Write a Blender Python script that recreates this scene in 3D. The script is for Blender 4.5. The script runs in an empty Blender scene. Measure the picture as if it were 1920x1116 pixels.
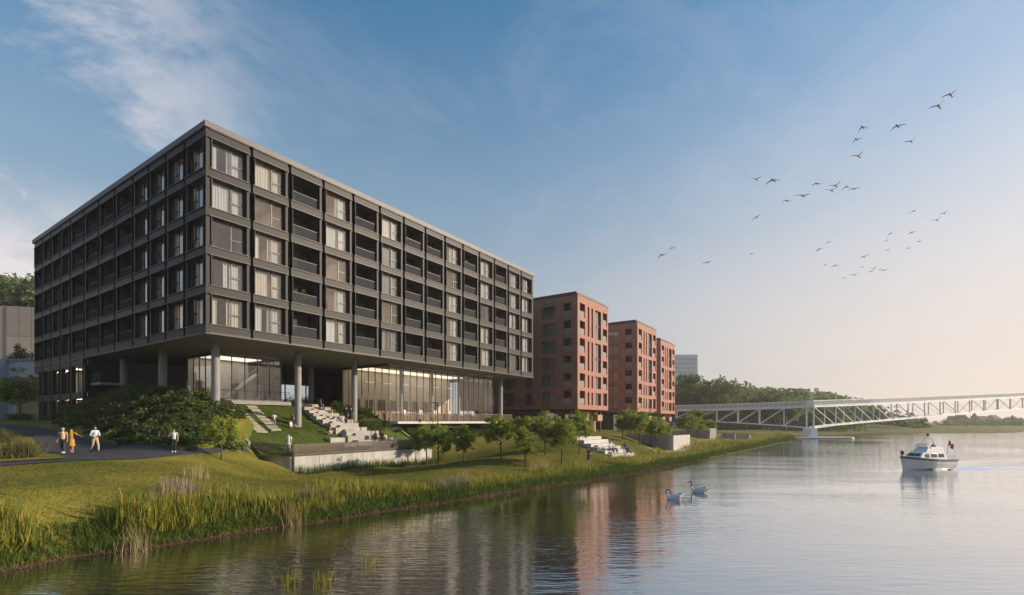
import bpy, math, random
import numpy as np
from mathutils import Vector, Matrix

# ------------------------------------------------------------------ camera, sky, sun, exposure
SC = bpy.context.scene
COL = SC.collection
F = 937.0                      # focal length in pixels of the 1920 px wide picture
HZ = 790.0                     # horizon row
CAMZ = 5.0
cam_d = bpy.data.cameras.new('camera'); cam = bpy.data.objects.new('camera', cam_d); COL.objects.link(cam)
cam.location = (0, 0, CAMZ); cam.rotation_euler = (math.radians(90), 0, 0)
cam_d.sensor_width = 36.0; cam_d.lens = 36.0 * F / 1920.0
cam_d.shift_y = (HZ - 558.0) / 1920.0
cam_d.clip_start = 0.1; cam_d.clip_end = 9000
SC.camera = cam

SUN_AZ = math.radians(85.0)    # to the right of the viewing direction
SUN_EL = math.radians(19.0)
sun_dir = Vector((math.sin(SUN_AZ) * math.cos(SUN_EL), math.cos(SUN_AZ) * math.cos(SUN_EL), math.sin(SUN_EL)))
sd = bpy.data.lights.new('sun', 'SUN'); sun = bpy.data.objects.new('sun', sd); COL.objects.link(sun)
sd.energy = 4.0; sd.angle = math.radians(0.6); sd.color = (1.0, 0.83, 0.64)
sun.rotation_euler = (-sun_dir).to_track_quat('-Z', 'Y').to_euler()
sun.location = (60, 40, 60)

W = bpy.data.worlds.new('World'); SC.world = W; W.use_nodes = True
nt = W.node_tree; nt.nodes.clear()
wo = nt.nodes.new('ShaderNodeOutputWorld'); bg = nt.nodes.new('ShaderNodeBackground')
sky = nt.nodes.new('ShaderNodeTexSky'); sky.sky_type = 'NISHITA'; sky.sun_disc = False
sky.sun_elevation = SUN_EL; sky.sun_rotation = SUN_AZ
sky.altitude = 0; sky.air_density = 1.1; sky.dust_density = 0.7; sky.ozone_density = 1.3
bg.inputs['Strength'].default_value = 0.10
tc = nt.nodes.new('ShaderNodeTexCoord')
def wn(t, **kw):
    n = nt.nodes.new(t)
    for k, v in kw.items(): setattr(n, k, v)
    return n
def wmath(op, a, b=None, c=None):
    n = wn('ShaderNodeMath', operation=op)
    for i, x in enumerate((a, b, c)):
        if x is None: continue
        if isinstance(x, (int, float)): n.inputs[i].default_value = x
        else: nt.links.new(x, n.inputs[i])
    return n.outputs[0]
sep = wn('ShaderNodeSeparateXYZ'); nt.links.new(tc.outputs['Generated'], sep.inputs[0])
zc = wmath('MAXIMUM', wmath('ADD', sep.outputs['Z'], 0.22), 0.05)
cmb = wn('ShaderNodeCombineXYZ')
nt.links.new(wmath('DIVIDE', sep.outputs['X'], zc), cmb.inputs[0]); nt.links.new(wmath('DIVIDE', sep.outputs['Y'], zc), cmb.inputs[1])
def cloud(scale, detail, lo, hi, off, dist=0.6, rgh=0.58):
    mp = wn('ShaderNodeMapping'); mp.inputs['Location'].default_value = off; nt.links.new(cmb.outputs[0], mp.inputs['Vector'])
    nz = wn('ShaderNodeTexNoise'); nz.inputs['Scale'].default_value = scale; nz.inputs['Detail'].default_value = detail
    nz.inputs['Roughness'].default_value = rgh; nz.inputs['Distortion'].default_value = dist
    nt.links.new(mp.outputs[0], nz.inputs['Vector'])
    mr = wn('ShaderNodeMapRange', interpolation_type='SMOOTHSTEP')
    nt.links.new(nz.outputs['Fac'], mr.inputs['Value']); mr.inputs['From Min'].default_value = lo; mr.inputs['From Max'].default_value = hi
    return mr.outputs[0]
c1 = cloud(2.3, 14, 0.45, 0.66, (2.6, 7.9, 0.4), 0.35, 0.68)
c2 = cloud(1.0, 9, 0.34, 0.52, (8.1, 5.4, 2.0), 0.4, 0.62)
mx = wn('ShaderNodeMapRange', interpolation_type='SMOOTHSTEP'); nt.links.new(sep.outputs['X'], mx.inputs['Value'])
mx.inputs['From Min'].default_value = -0.33; mx.inputs['From Max'].default_value = -0.60
mx.inputs['To Min'].default_value = 0.13; mx.inputs['To Max'].default_value = 1.0
lowc = wn('ShaderNodeMapRange', interpolation_type='SMOOTHSTEP'); nt.links.new(sep.outputs['Z'], lowc.inputs['Value'])
lowc.inputs['From Min'].default_value = 0.36; lowc.inputs['From Max'].default_value = 0.22
cl = wmath('MULTIPLY', mx.outputs[0], wmath('MAXIMUM', wmath('MULTIPLY', c1, 0.66), wmath('MULTIPLY', c2, wmath('ADD', wmath('MULTIPLY', lowc.outputs[0], 0.92), 0.0))))
cmix = wn('ShaderNodeMix', data_type='RGBA'); cmix.blend_type = 'MIX'
nt.links.new(cl, cmix.inputs['Factor'])
hsv = wn('ShaderNodeHueSaturation'); hsv.inputs['Hue'].default_value = 0.490; hsv.inputs['Saturation'].default_value = 1.40; hsv.inputs['Value'].default_value = 1.04
nt.links.new(sky.outputs[0], hsv.inputs['Color'])
veil = wn('ShaderNodeMapRange', interpolation_type='SMOOTHSTEP'); nt.links.new(sep.outputs['Z'], veil.inputs['Value'])      # thin evening veil, lavender away from the sun, peach towards it
veil.inputs['From Min'].default_value = 0.74; veil.inputs['From Max'].default_value = 0.06; veil.inputs['To Max'].default_value = 0.94
sh = wn('ShaderNodeVectorMath', operation='DOT_PRODUCT'); nt.links.new(tc.outputs['Generated'], sh.inputs[0]); sh.inputs[1].default_value = (math.sin(SUN_AZ), math.cos(SUN_AZ), 0)
wr = wn('ShaderNodeMapRange', interpolation_type='SMOOTHSTEP'); nt.links.new(sh.outputs['Value'], wr.inputs['Value']); wr.inputs['From Min'].default_value = 0.0; wr.inputs['From Max'].default_value = 0.95
vcol = wn('ShaderNodeMix', data_type='RGBA'); nt.links.new(wr.outputs[0], vcol.inputs['Factor']); vcol.inputs['A'].default_value = (2.25, 2.6, 3.0, 1); vcol.inputs['B'].default_value = (5.5, 4.65, 4.15, 1)
vmix = wn('ShaderNodeMix', data_type='RGBA'); nt.links.new(veil.outputs[0], vmix.inputs['Factor']); nt.links.new(hsv.outputs[0], vmix.inputs['A']); nt.links.new(vcol.outputs['Result'], vmix.inputs['B'])
nt.links.new(vmix.outputs['Result'], cmix.inputs['A']); cmix.inputs['B'].default_value = (5.4, 5.0, 5.1, 1)
nt.links.new(cmix.outputs['Result'], bg.inputs['Color']); nt.links.new(bg.outputs[0], wo.inputs['Surface'])

SC.view_settings.view_transform = 'Standard'; SC.view_settings.look = 'None'
SC.view_settings.exposure = 0.7; SC.view_settings.gamma = 1.0; SC.view_settings.use_curve_mapping = False
SC.render.engine = 'CYCLES'
try:
    SC.cycles.max_bounces = 6; SC.cycles.diffuse_bounces = 2; SC.cycles.glossy_bounces = 2
    SC.cycles.transparent_max_bounces = 14; SC.cycles.volume_bounces = 0
    SC.cycles.caustics_reflective = False; SC.cycles.caustics_refractive = False
    SC.cycles.use_denoising = True
except Exception: pass

# ------------------------------------------------------------------ helpers
R = random.Random(7)
def at(px, py, Y): return Vector(((px - 960) / F * Y, Y, CAMZ + (HZ - py) / F * Y))
def gz(px, py, Z):
    Y = (CAMZ - Z) * F / (py - HZ); return Vector(((px - 960) / F * Y, Y, Z))

def srgb(r, g, b):
    f = lambda c: (c / 255 / 12.92) if c / 255 <= 0.04045 else ((c / 255 + 0.055) / 1.055) ** 2.4
    return (f(r), f(g), f(b))

MATS = {}
def mat(name, col, rough=0.6, metal=0.0, var=0.15, scale=3.0, bump=0.0, bscale=40.0, col2=None, spec=0.5, island=None, stretch=None, trans=0.0, coat=0.0, objvar=0.0):
    """procedural surface: base colour broken up by two noises, optional relief, optional per-piece colour"""
    if name in MATS: return MATS[name]
    m = bpy.data.materials.new(name); m.use_nodes = True; MATS[name] = m
    t = m.node_tree; N = t.nodes; L = t.links
    b = N['Principled BSDF']; b.inputs['Roughness'].default_value = rough; b.inputs['Metallic'].default_value = metal
    b.inputs['Specular IOR Level'].default_value = spec
    if coat: b.inputs['Coat Weight'].default_value = coat
    tx = N.new('ShaderNodeTexCoord'); src = tx.outputs['Object']
    if stretch:
        mp = N.new('ShaderNodeMapping'); mp.inputs['Scale'].default_value = stretch; L.new(src, mp.inputs['Vector']); src = mp.outputs[0]
    nz = N.new('ShaderNodeTexNoise'); nz.inputs['Scale'].default_value = scale; nz.inputs['Detail'].default_value = 7; nz.inputs['Roughness'].default_value = 0.62
    L.new(src, nz.inputs['Vector'])
    mr = N.new('ShaderNodeMapRange'); mr.inputs['From Min'].default_value = 0.3; mr.inputs['From Max'].default_value = 0.7
    L.new(nz.outputs['Fac'], mr.inputs['Value'])
    mix = N.new('ShaderNodeMix'); mix.data_type = 'RGBA'; L.new(mr.outputs[0], mix.inputs['Factor'])
    if col2 is None:
        a = tuple(c * (1 - var) for c in col); c2 = tuple(c * (1 + var) for c in col)
    else: a, c2 = col, col2
    mix.inputs['A'].default_value = (*a, 1); mix.inputs['B'].default_value = (*c2, 1)
    out = mix.outputs['Result']
    if island:
        g = N.new('ShaderNodeNewGeometry'); cr = N.new('ShaderNodeValToRGB'); L.new(g.outputs['Random Per Island'], cr.inputs['Fac'])
        els = cr.color_ramp.elements
        while len(els) < len(island): els.new(0.5)
        for i, c in enumerate(island): els[i].position = i / (len(island) - 1); els[i].color = (*c, 1)
        m2 = N.new('ShaderNodeMix'); m2.data_type = 'RGBA'; m2.inputs['Factor'].default_value = 0.75
        L.new(out, m2.inputs['A']); L.new(cr.outputs[0], m2.inputs['B']); out = m2.outputs['Result']
    if objvar:      # every panel or block a slightly different tone, with faint rain streaks
        oi = N.new('ShaderNodeObjectInfo'); mrv = N.new('ShaderNodeMapRange'); L.new(oi.outputs['Random'], mrv.inputs['Value']); mrv.inputs['To Min'].default_value = 1 - objvar; mrv.inputs['To Max'].default_value = 1 + objvar
        mps = N.new('ShaderNodeMapping'); mps.inputs['Scale'].default_value = (3.5, 3.5, 0.35); L.new(tx.outputs['Object'], mps.inputs['Vector'])
        ns = N.new('ShaderNodeTexNoise'); ns.inputs['Scale'].default_value = 2.0; ns.inputs['Detail'].default_value = 5; L.new(mps.outputs[0], ns.inputs['Vector'])
        mrs = N.new('ShaderNodeMapRange'); L.new(ns.outputs['Fac'], mrs.inputs['Value']); mrs.inputs['From Min'].default_value = .35; mrs.inputs['From Max'].default_value = .7; mrs.inputs['To Min'].default_value = 1.0; mrs.inputs['To Max'].default_value = 1 - objvar
        mm_ = N.new('ShaderNodeMath'); mm_.operation = 'MULTIPLY'; L.new(mrv.outputs[0], mm_.inputs[0]); L.new(mrs.outputs[0], mm_.inputs[1])
        vm = N.new('ShaderNodeVectorMath'); vm.operation = 'SCALE'; L.new(out, vm.inputs[0]); L.new(mm_.outputs[0], vm.inputs['Scale']); out = vm.outputs[0]
    L.new(out, b.inputs['Base Color'])
    if bump:
        n2 = N.new('ShaderNodeTexNoise'); n2.inputs['Scale'].default_value = bscale; n2.inputs['Detail'].default_value = 5; L.new(src, n2.inputs['Vector'])
        bp = N.new('ShaderNodeBump'); bp.inputs['Strength'].default_value = bump; bp.inputs['Distance'].default_value = 0.05
        L.new(n2.outputs['Fac'], bp.inputs['Height']); L.new(bp.outputs[0], b.inputs['Normal'])
    if trans:
        tr = N.new('ShaderNodeBsdfTranslucent'); L.new(out, tr.inputs['Color'])
        ms = N.new('ShaderNodeMixShader'); ms.inputs[0].default_value = trans
        L.new(b.outputs[0], ms.inputs[1]); L.new(tr.outputs[0], ms.inputs[2]); L.new(ms.outputs[0], N['Material Output'].inputs['Surface'])
    return m
def glass(name, tint=(0.86, 0.89, 0.9), refl=1.0, body=0.0, bodycol=(0.3, 0.32, 0.33), rough=0.02):
    if name in MATS: return MATS[name]
    m = bpy.data.materials.new(name); m.use_nodes = True; MATS[name] = m
    t = m.node_tree; N = t.nodes; L = t.links; N.remove(N['Principled BSDF'])
    tr = N.new('ShaderNodeBsdfTransparent'); tr.inputs[0].default_value = (*tint, 1)
    gl = N.new('ShaderNodeBsdfGlossy'); gl.inputs['Roughness'].default_value = rough
    nz = N.new('ShaderNodeTexNoise'); nz.inputs['Scale'].default_value = 0.5
    tx = N.new('ShaderNodeTexCoord'); L.new(tx.outputs['Object'], nz.inputs['Vector'])
    bp = N.new('ShaderNodeBump'); bp.inputs['Strength'].default_value = 0.02; bp.inputs['Distance'].default_value = 0.2
    L.new(nz.outputs['Fac'], bp.inputs['Height']); L.new(bp.outputs[0], gl.inputs['Normal'])
    fr = N.new('ShaderNodeLayerWeight'); fr.inputs['Blend'].default_value = 0.5      # same from both sides of the sheet
    pw = N.new('ShaderNodeMath'); pw.operation = 'POWER'; pw.inputs[1].default_value = 4.0; L.new(fr.outputs['Facing'], pw.inputs[0])
    mu = N.new('ShaderNodeMath'); mu.operation = 'MULTIPLY_ADD'; mu.inputs[1].default_value = 0.85 * refl; mu.inputs[2].default_value = 0.06 * refl; mu.use_clamp = True; L.new(pw.outputs[0], mu.inputs[0])
    ms = N.new('ShaderNodeMixShader'); L.new(mu.outputs[0], ms.inputs[0]); 
    first = tr.outputs[0]
    if body:
        df = N.new('ShaderNodeBsdfDiffuse'); df.inputs[0].default_value = (*bodycol, 1)
        mb = N.new('ShaderNodeMixShader'); mb.inputs[0].default_value = body; L.new(tr.outputs[0], mb.inputs[1]); L.new(df.outputs[0], mb.inputs[2]); first = mb.outputs[0]
    L.new(first, ms.inputs[1]); L.new(gl.outputs[0], ms.inputs[2])
    L.new(ms.outputs[0], N['Material Output'].inputs['Surface'])
    return m
def emit(name, col, s):
    if name in MATS: return MATS[name]
    m = bpy.data.materials.new(name); m.use_nodes = True; MATS[name] = m
    b = m.node_tree.nodes['Principled BSDF']; b.inputs['Base Color'].default_value = (*col, 1)
    b.inputs['Emission Color'].default_value = (*col, 1); b.inputs['Emission Strength'].default_value = s
    return m

class MB:
    """collects faces for one mesh"""
    def __init__(s, fn=None): s.v = []; s.f = []; s.mi = []; s.fn = fn; s.k = 0
    def _add(s, vs, fs):
        o = len(s.v); s.v += [tuple(s.fn(*p)) if s.fn else tuple(p) for p in vs]
        s.f += [tuple(o + i for i in f) for f in fs]; s.mi += [s.k] * len(fs); return s
    def box(s, x0, x1, y0, y1, z0, z1):
        return s._add([(x0, y0, z0), (x1, y0, z0), (x1, y1, z0), (x0, y1, z0), (x0, y0, z1), (x1, y0, z1), (x1, y1, z1), (x0, y1, z1)],
                      [(3, 2, 1, 0), (4, 5, 6, 7), (0, 1, 5, 4), (1, 2, 6, 5), (2, 3, 7, 6), (3, 0, 4, 7)])
    def quad(s, a, b, c, d): return s._add([a, b, c, d], [(0, 1, 2, 3)])
    def tube(s, pts, rad, n=8, cap=True):
        pts = [Vector(p) for p in pts]; rad = rad if isinstance(rad, (list, tuple)) else [rad] * len(pts)
        vs = []; fs = []; ref = None
        for i, p in enumerate(pts):
            d = (pts[min(i + 1, len(pts) - 1)] - pts[max(i - 1, 0)]).normalized()
            if ref is None: ref = Vector((0, 0, 1)) if abs(d.z) < 0.9 else Vector((1, 0, 0))
            a = d.cross(ref).normalized(); b = a.cross(d); ref = b
            for k in range(n):
                w = 2 * math.pi * k / n; vs.append(tuple(p + (a * math.cos(w) + b * math.sin(w)) * rad[i]))
        for i in range(len(pts) - 1):
            for k in range(n): fs.append((i * n + k, i * n + (k + 1) % n, (i + 1) * n + (k + 1) % n, (i + 1) * n + k))
        if cap: fs.append(tuple(range(n))[::-1]); fs.append(tuple((len(pts) - 1) * n + k for k in range(n)))
        return s._add(vs, fs)
    def bar(s, a, b, w, h):
        a = Vector(a); b = Vector(b); d = (b - a).normalized(); up = Vector((0, 0, 1))
        if abs(d.z) > 0.95: up = Vector((0, 1, 0))
        x = d.cross(up).normalized() * w / 2; y = x.cross(d).normalized() * h / 2
        vs = [a - x - y, a + x - y, a + x + y, a - x + y, b - x - y, b + x - y, b + x + y, b - x + y]
        return s._add([tuple(q) for q in vs], [(3, 2, 1, 0), (4, 5, 6, 7), (0, 1, 5, 4), (1, 2, 6, 5), (2, 3, 7, 6), (3, 0, 4, 7)])
    def ball(s, c, r, n=10, m=7):
        r = r if isinstance(r, (list, tuple)) else (r, r, r); vs = []; fs = []
        for i in range(m + 1):
            th = math.pi * i / m
            for k in range(n):
                ph = 2 * math.pi * k / n; vs.append((c[0] + r[0] * math.sin(th) * math.cos(ph), c[1] + r[1] * math.sin(th) * math.sin(ph), c[2] + r[2] * math.cos(th)))
        for i in range(m):
            for k in range(n): fs.append((i * n + k, (i + 1) * n + k, (i + 1) * n + (k + 1) % n, i * n + (k + 1) % n))
        return s._add(vs, fs)
    def loft(s, secs, cap=True):
        n = len(secs[0]); vs = [p for q in secs for p in q]; fs = []
        for i in range(len(secs) - 1):
            for k in range(n): fs.append((i * n + k, i * n + (k + 1) % n, (i + 1) * n + (k + 1) % n, (i + 1) * n + k))
        if cap: fs.append(tuple(range(n))[::-1]); fs.append(tuple((len(secs) - 1) * n + k for k in range(n)))
        return s._add(vs, fs)
    def mesh(s, name, mats, smooth=False):
        me = bpy.data.meshes.new(name); me.from_pydata(s.v, [], s.f)
        for m in (mats if isinstance(mats, (list, tuple)) else [mats]): me.materials.append(m)
        if any(s.mi): me.polygons.foreach_set('material_index', s.mi)
        if smooth: me.polygons.foreach_set('use_smooth', [True] * len(s.f))
        me.update(); return me
def npmesh(name, v, f, m, smooth=False):
    me = bpy.data.meshes.new(name); v = np.asarray(v, np.float32); f = np.asarray(f, np.int32); k = f.shape[1]
    me.vertices.add(len(v)); me.vertices.foreach_set('co', v.ravel())
    me.loops.add(f.size); me.loops.foreach_set('vertex_index', f.ravel())
    me.polygons.add(len(f)); me.polygons.foreach_set('loop_start', np.arange(0, f.size, k, dtype=np.int32))
    if smooth: me.polygons.foreach_set('use_smooth', np.ones(len(f), bool))
    me.update(calc_edges=True); me.validate(); me.materials.append(m); return me
def obj(name, me, parent=None, loc=None, rz=None):
    o = bpy.data.objects.new(name, me); COL.objects.link(o)
    if parent is not None: o.parent = parent
    if loc is not None: o.location = loc
    if rz is not None: o.rotation_euler = (0, 0, rz)
    return o
def tag(o, label=None, cat=None, group=None, kind=None):
    if label: o['label'] = label
    if cat: o['category'] = cat
    if group: o['group'] = group
    if kind: o['kind'] = kind
    return o
def thing(name, label, cat, loc=(0, 0, 0), rz=0.0, group=None):
    o = obj(name, None, None, loc, rz); o.empty_display_size = 0.5; return tag(o, label, cat, group)

# ------------------------------------------------------------------ plan of the place
TD = Vector((0.5604, 0.8282)); SDR = Vector((-0.8282, 0.5604))     # along the sunlit facade / along the shaded facade
CX, CY = -24.44, 40.0                                              # corner of the dark building
TH = math.atan2(TD.y, TD.x)
def B2(t, s): return (CX + TD.x * t + SDR.x * s, CY + TD.y * t + SDR.y * s)
def W3(t, s, z): x, y = B2(t, s); return (x, y, z)

SHORE = [(-95, -95), (-50, -30), (-26, 3), (-16.8, 16.4), (-16.1, 18.2), (-14.6, 19.2), (-13, 21), (-11.4, 23), (-9.15, 24.9), (-6.7, 28), (-3.7, 30.8), (1.15, 36), (5.5, 40.4),
         (12.1, 47.8), (22.4, 60.8), (36.1, 79.4), (57.4, 109), (74, 130), (83, 150), (100, 174), (128, 187), (191, 213), (260, 240), (420, 300), (900, 500), (2600, 1300)]
SH = np.array(SHORE, float)
def shore_d(P):
    """signed distance to the waterline, positive on land"""
    P = np.asarray(P, float); best = np.full(len(P), 1e18); sg = np.zeros(len(P))
    for i in range(len(SH) - 1):
        a = SH[i]; d = SH[i + 1] - a; L2 = d @ d
        u = np.clip(((P - a) @ d) / L2, 0, 1); q = P - (a + u[:, None] * d); r = (q ** 2).sum(1)
        cr = d[0] * (P[:, 1] - a[1]) - d[1] * (P[:, 0] - a[0])
        m = r < best; best[m] = r[m]; sg[m] = np.sign(cr[m])
    return np.sqrt(best) * sg
CP = []
def cpw(x, y, z): CP.append((x, y, z))
def cpt(t, s, z): x, y = B2(t, s); CP.append((x, y, z))
def cpp(px, py, z): p = gz(px, py, z); CP.append((p.x, p.y, z))
for a in [(-4, -4.5, 3.05), (-4, 2.7, 3.35), (-4, 10, 4.0), (-4, 17, 4.6), (-4, 25, 4.9), (-1, 0, 4.5), (0, 5, 6.2), (0, 12, 7.1), (0, 20, 7.4), (0, 25, 6.6), (2.4, 3.4, 6.3), (2.5, 14, 7.8), (2.5, 23, 8.0), (-2, 8, 5.3), (-2, 16, 6.0), (-2, 22, 6.0),
          (-1, 31, 5.0), (-1, 46, 5.0), (-10, 40, 4.9), (-15, 25, 4.4), (-9, 10, 3.7), (8, 14, 6.95), (16, 16, 6.9), (24, 22, 6.9), (6, 24, 7.0), (20, 28, 6.9), (40, 30, 6.5), (60, 30, 5),
          (10, -4.0, 0.5), (16, -4.0, 0.4), (22, -4.0, 0.4), (5.4, -3.6, 0.55), (4.2, -2.6, 1.4), (3.2, -0.6, 2.3), (8, 2, 2.6), (14, 2, 2.6), (20, 3, 3.2), (8, 9, 5.8), (14, 9, 5.8), (20, 9, 5.6),
          (26, 4, 4.0), (33, 4, 3.8), (43, 4, 3.6), (26, 0, 2.9), (33, 0, 2.7), (43, 0, 2.6), (50, 3, 3.0), (30, 12, 4.2), (42, 12, 4.0)]: cpt(*a)
for a in [(0, 875, 2.75), (250, 862, 2.72), (400, 854, 2.6), (870, 864, 1.2), (939, 861, 1.4), (985, 875, 0.9), (1054, 872, 0.9), (1086, 851, 1.5), (1140, 862, 0.95), (1195, 848, 0.9), (1280, 839, 0.9), (1215, 843, 0.95), (1245, 838, 1.0), (1350, 826, 0.9),
          (600, 905, 0.75), (300, 920, 1.9), (100, 920, 2.2), (450, 890, 1.4), (150, 890, 2.5), (300, 880, 2.4), (760, 890, 0.65), (1200, 832, 1.9)]: cpp(*a)
for a in [(5.5, 60.5, 3.0), (9, 64.5, 2.8), (11.5, 88, 2.9), (3, 76, 3.1), (0, 92, 3.1), (28, 112, 2.9), (41, 137, 2.9), (17, 78, 2.7), (36, 105, 2.3), (50, 130, 2.0), (60, 150, 2.0),
          (-19.64, 40, 1.45), (-19.25, 41, 1.15), (-20.75, 40.5, 1.85), (-20.5, 37, 2.1), (-17.4, 40.0, 0.75), (-61, 60, 5.1), (-70, 40, 4.6), (-50, 30, 3.8), (-38, 20, 3.2), (-30, 12, 2.8), (-75, 100, 6), (-30, 110, 6), (10, 140, 3.5)]: cpw(*a)
CPA = np.array(CP); _n = len(CPA)
def _U(r2): return 0.5 * r2 * np.log(np.maximum(r2, 1e-9))
_D = ((CPA[:, None, :2] - CPA[None, :, :2]) ** 2).sum(2)
_K = _U(_D) + np.eye(_n) * 0.8
_P = np.hstack([np.ones((_n, 1)), CPA[:, :2]])
_S = np.linalg.solve(np.block([[_K, _P], [_P.T, np.zeros((3, 3))]]), np.concatenate([CPA[:, 2], np.zeros(3)]))
def hts(P):
    P = np.asarray(P, float); out = np.zeros(len(P))
    Q = np.stack([np.clip(P[:, 0], -75, 66), np.clip(P[:, 1], 11, 150)], 1)
    for i in range(0, len(P), 20000):
        q = Q[i:i + 20000]; r2 = ((q[:, None, :] - CPA[None, :, :2]) ** 2).sum(2)
        out[i:i + 20000] = _U(r2) @ _S[:_n] + _S[_n] + q @ _S[_n + 1:]
    d = shore_d(P)
    bank = np.where(d > 0, 0.02 + 0.62 * d, np.maximum(0.6 * d, -1.6))
    far = np.where(P[:, 1] > 150, 0.02 + 0.12 * np.maximum(d, 0), 1e9)
    return np.minimum(np.minimum(np.clip(out, 0.3, 9), bank), np.where(d > 0, far, 1e9))
def ht(x, y): return float(hts([(x, y)])[0])
GS = [(-3.2, 2.1), (-1.5, 2.15), (2.2, 4.05), (3.6, 4.5), (8.8, 6.6), (10.5, 7.0)]
def hgar(s): return float(np.interp(s, [g[0] for g in GS], [g[1] for g in GS]))
def hg(x, y):
    """height of the walked-on ground, garden terrace included"""
    rx, ry = x - CX, y - CY; t = rx * TD.x + ry * TD.y; s = rx * SDR.x + ry * SDR.y
    h = ht(x, y)
    if 3.7 < t < 22.5 and -3.0 < s < 9.6: return max(h, hgar(s))
    return h

# ------------------------------------------------------------------ ground, water, paths
def grass_mat(name, dark, light, yellow):
    m = bpy.data.materials.new(name); m.use_nodes = True; MATS[name] = m
    t = m.node_tree; N = t.nodes; L = t.links; b = N['Principled BSDF']; b.inputs['Roughness'].default_value = 0.85; b.inputs['Specular IOR Level'].default_value = 0.15
    tx = N.new('ShaderNodeTexCoord')
    def nz(sc, det, vec=None):
        n = N.new('ShaderNodeTexNoise'); n.inputs['Scale'].default_value = sc; n.inputs['Detail'].default_value = det; n.inputs['Roughness'].default_value = 0.65
        L.new(vec or tx.outputs['Object'], n.inputs['Vector']); return n.outputs['Fac']
    def mr(v, lo, hi):
        n = N.new('ShaderNodeMapRange'); n.inputs['From Min'].default_value = lo; n.inputs['From Max'].default_value = hi; L.new(v, n.inputs['Value']); return n.outputs[0]
    def mix(f, a, bb):
        n = N.new('ShaderNodeMix'); n.data_type = 'RGBA'; L.new(f, n.inputs['Factor'])
        for k, v in (('A', a), ('B', bb)):
            if isinstance(v, tuple): n.inputs[k].default_value = (*v, 1)
            else: L.new(v, n.inputs[k])
        return n.outputs['Result']
    mp = N.new('ShaderNodeMapping'); mp.inputs['Scale'].default_value = (1, 2.2, 1); mp.inputs['Rotation'].default_value = (0, 0, 0.9); L.new(tx.outputs['Object'], mp.inputs['Vector'])
    c = mix(mr(nz(2.2, 8, mp.outputs[0]), 0.36, 0.64), dark, light)
    c = mix(mr(nz(0.16, 5), 0.42, 0.66), c, yellow)
    c = mix(mr(nz(14.0, 4), 0.52, 0.72), c, tuple(x * 0.45 for x in dark))
    sp = N.new('ShaderNodeSeparateXYZ'); L.new(tx.outputs['Object'], sp.inputs[0])
    c = mix(mr(sp.outputs['Z'], 0.16, 0.03), c, (0.055, 0.036, 0.02))
    L.new(c, b.inputs['Base Color'])
    bp = N.new('ShaderNodeBump'); bp.inputs['Strength'].default_value = 0.9; bp.inputs['Distance'].default_value = 0.08
    L.new(nz(7.0, 8), bp.inputs['Height']); L.new(bp.outputs[0], b.inputs['Normal'])
    return m
M_lawn = grass_mat('mown_lawn', (0.060, 0.085, 0.012), (0.18, 0.175, 0.028), (0.27, 0.215, 0.038))
M_glawn = grass_mat('garden_lawn', (0.045, 0.075, 0.014), (0.10, 0.135, 0.022), (0.12, 0.14, 0.024))
def axis(lo, hi, step, far_lo, far_hi, n):
    a = np.arange(lo, hi + 1e-6, step); k = np.linspace(0, 1, n + 1)[1:] ** 2.6
    return np.concatenate([(lo + (far_lo - lo) * k)[::-1], a, hi + (far_hi - hi) * k])
def grid_mesh(name, xs, ys, zf, m):
    X, Y = np.meshgrid(xs, ys); P = np.stack([X.ravel(), Y.ravel()], 1); Z = zf(P); nx = len(xs)
    i = np.arange(len(ys) - 1)[:, None] * nx + np.arange(nx - 1)[None, :]
    f = np.stack([i, i + 1, i + nx + 1, i + nx], 2).reshape(-1, 4)
    return npmesh(name, np.column_stack([P, Z]), f, m, True)
gx = axis(-64, 70, 0.62, -4000, 4000, 22); gy = axis(8, 128, 0.62, -2500, 5000, 22)
ground = tag(obj('ground', grid_mesh('ground', gx, gy, hts, M_lawn)), kind='structure')

mw = bpy.data.materials.new('river_water'); mw.use_nodes = True
t_ = mw.node_tree; N_ = t_.nodes; L_ = t_.links; N_.remove(N_['Principled BSDF'])
df = N_.new('ShaderNodeBsdfDiffuse'); df.inputs[0].default_value = (0.016, 0.021, 0.010, 1)
gl = N_.new('ShaderNodeBsdfGlossy'); gl.inputs['Roughness'].default_value = 0.055; gl.inputs['Color'].default_value = (0.95, 0.96, 0.97, 1)
tx_ = N_.new('ShaderNodeTexCoord')
def wnoise(scale, stretch, rot, det):
    mp = N_.new('ShaderNodeMapping'); mp.inputs['Scale'].default_value = stretch; mp.inputs['Rotation'].default_value = (0, 0, rot); L_.new(tx_.outputs['Object'], mp.inputs['Vector'])
    n = N_.new('ShaderNodeTexNoise'); n.inputs['Scale'].default_value = scale; n.inputs['Detail'].default_value = det; n.inputs['Roughness'].default_value = 0.5; L_.new(mp.outputs[0], n.inputs['Vector']); return n.outputs['Fac']
def wm(op, a, b):
    n = N_.new('ShaderNodeMath'); n.operation = op
    for i, x in enumerate((a, b)):
        if isinstance(x, (int, float)): n.inputs[i].default_value = x
        else: L_.new(x, n.inputs[i])
    return n.outputs[0]
big = wnoise(0.10, (1, 2.6, 1), -0.2, 3); calm = wnoise(0.035, (1, 1.6, 1), 0.6, 2)
sm = N_.new('ShaderNodeMapRange'); sm.inputs['From Min'].default_value = 0.36; sm.inputs['From Max'].default_value = 0.66; sm.inputs['To Min'].default_value = 0.25; L_.new(calm, sm.inputs['Value'])
fine = wm('MULTIPLY', wnoise(1.7, (0.55, 2.3, 1), -0.12, 4), sm.outputs[0])
h_ = wm('ADD', wm('MULTIPLY', big, 0.55), wm('MULTIPLY', fine, 0.30))
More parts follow.
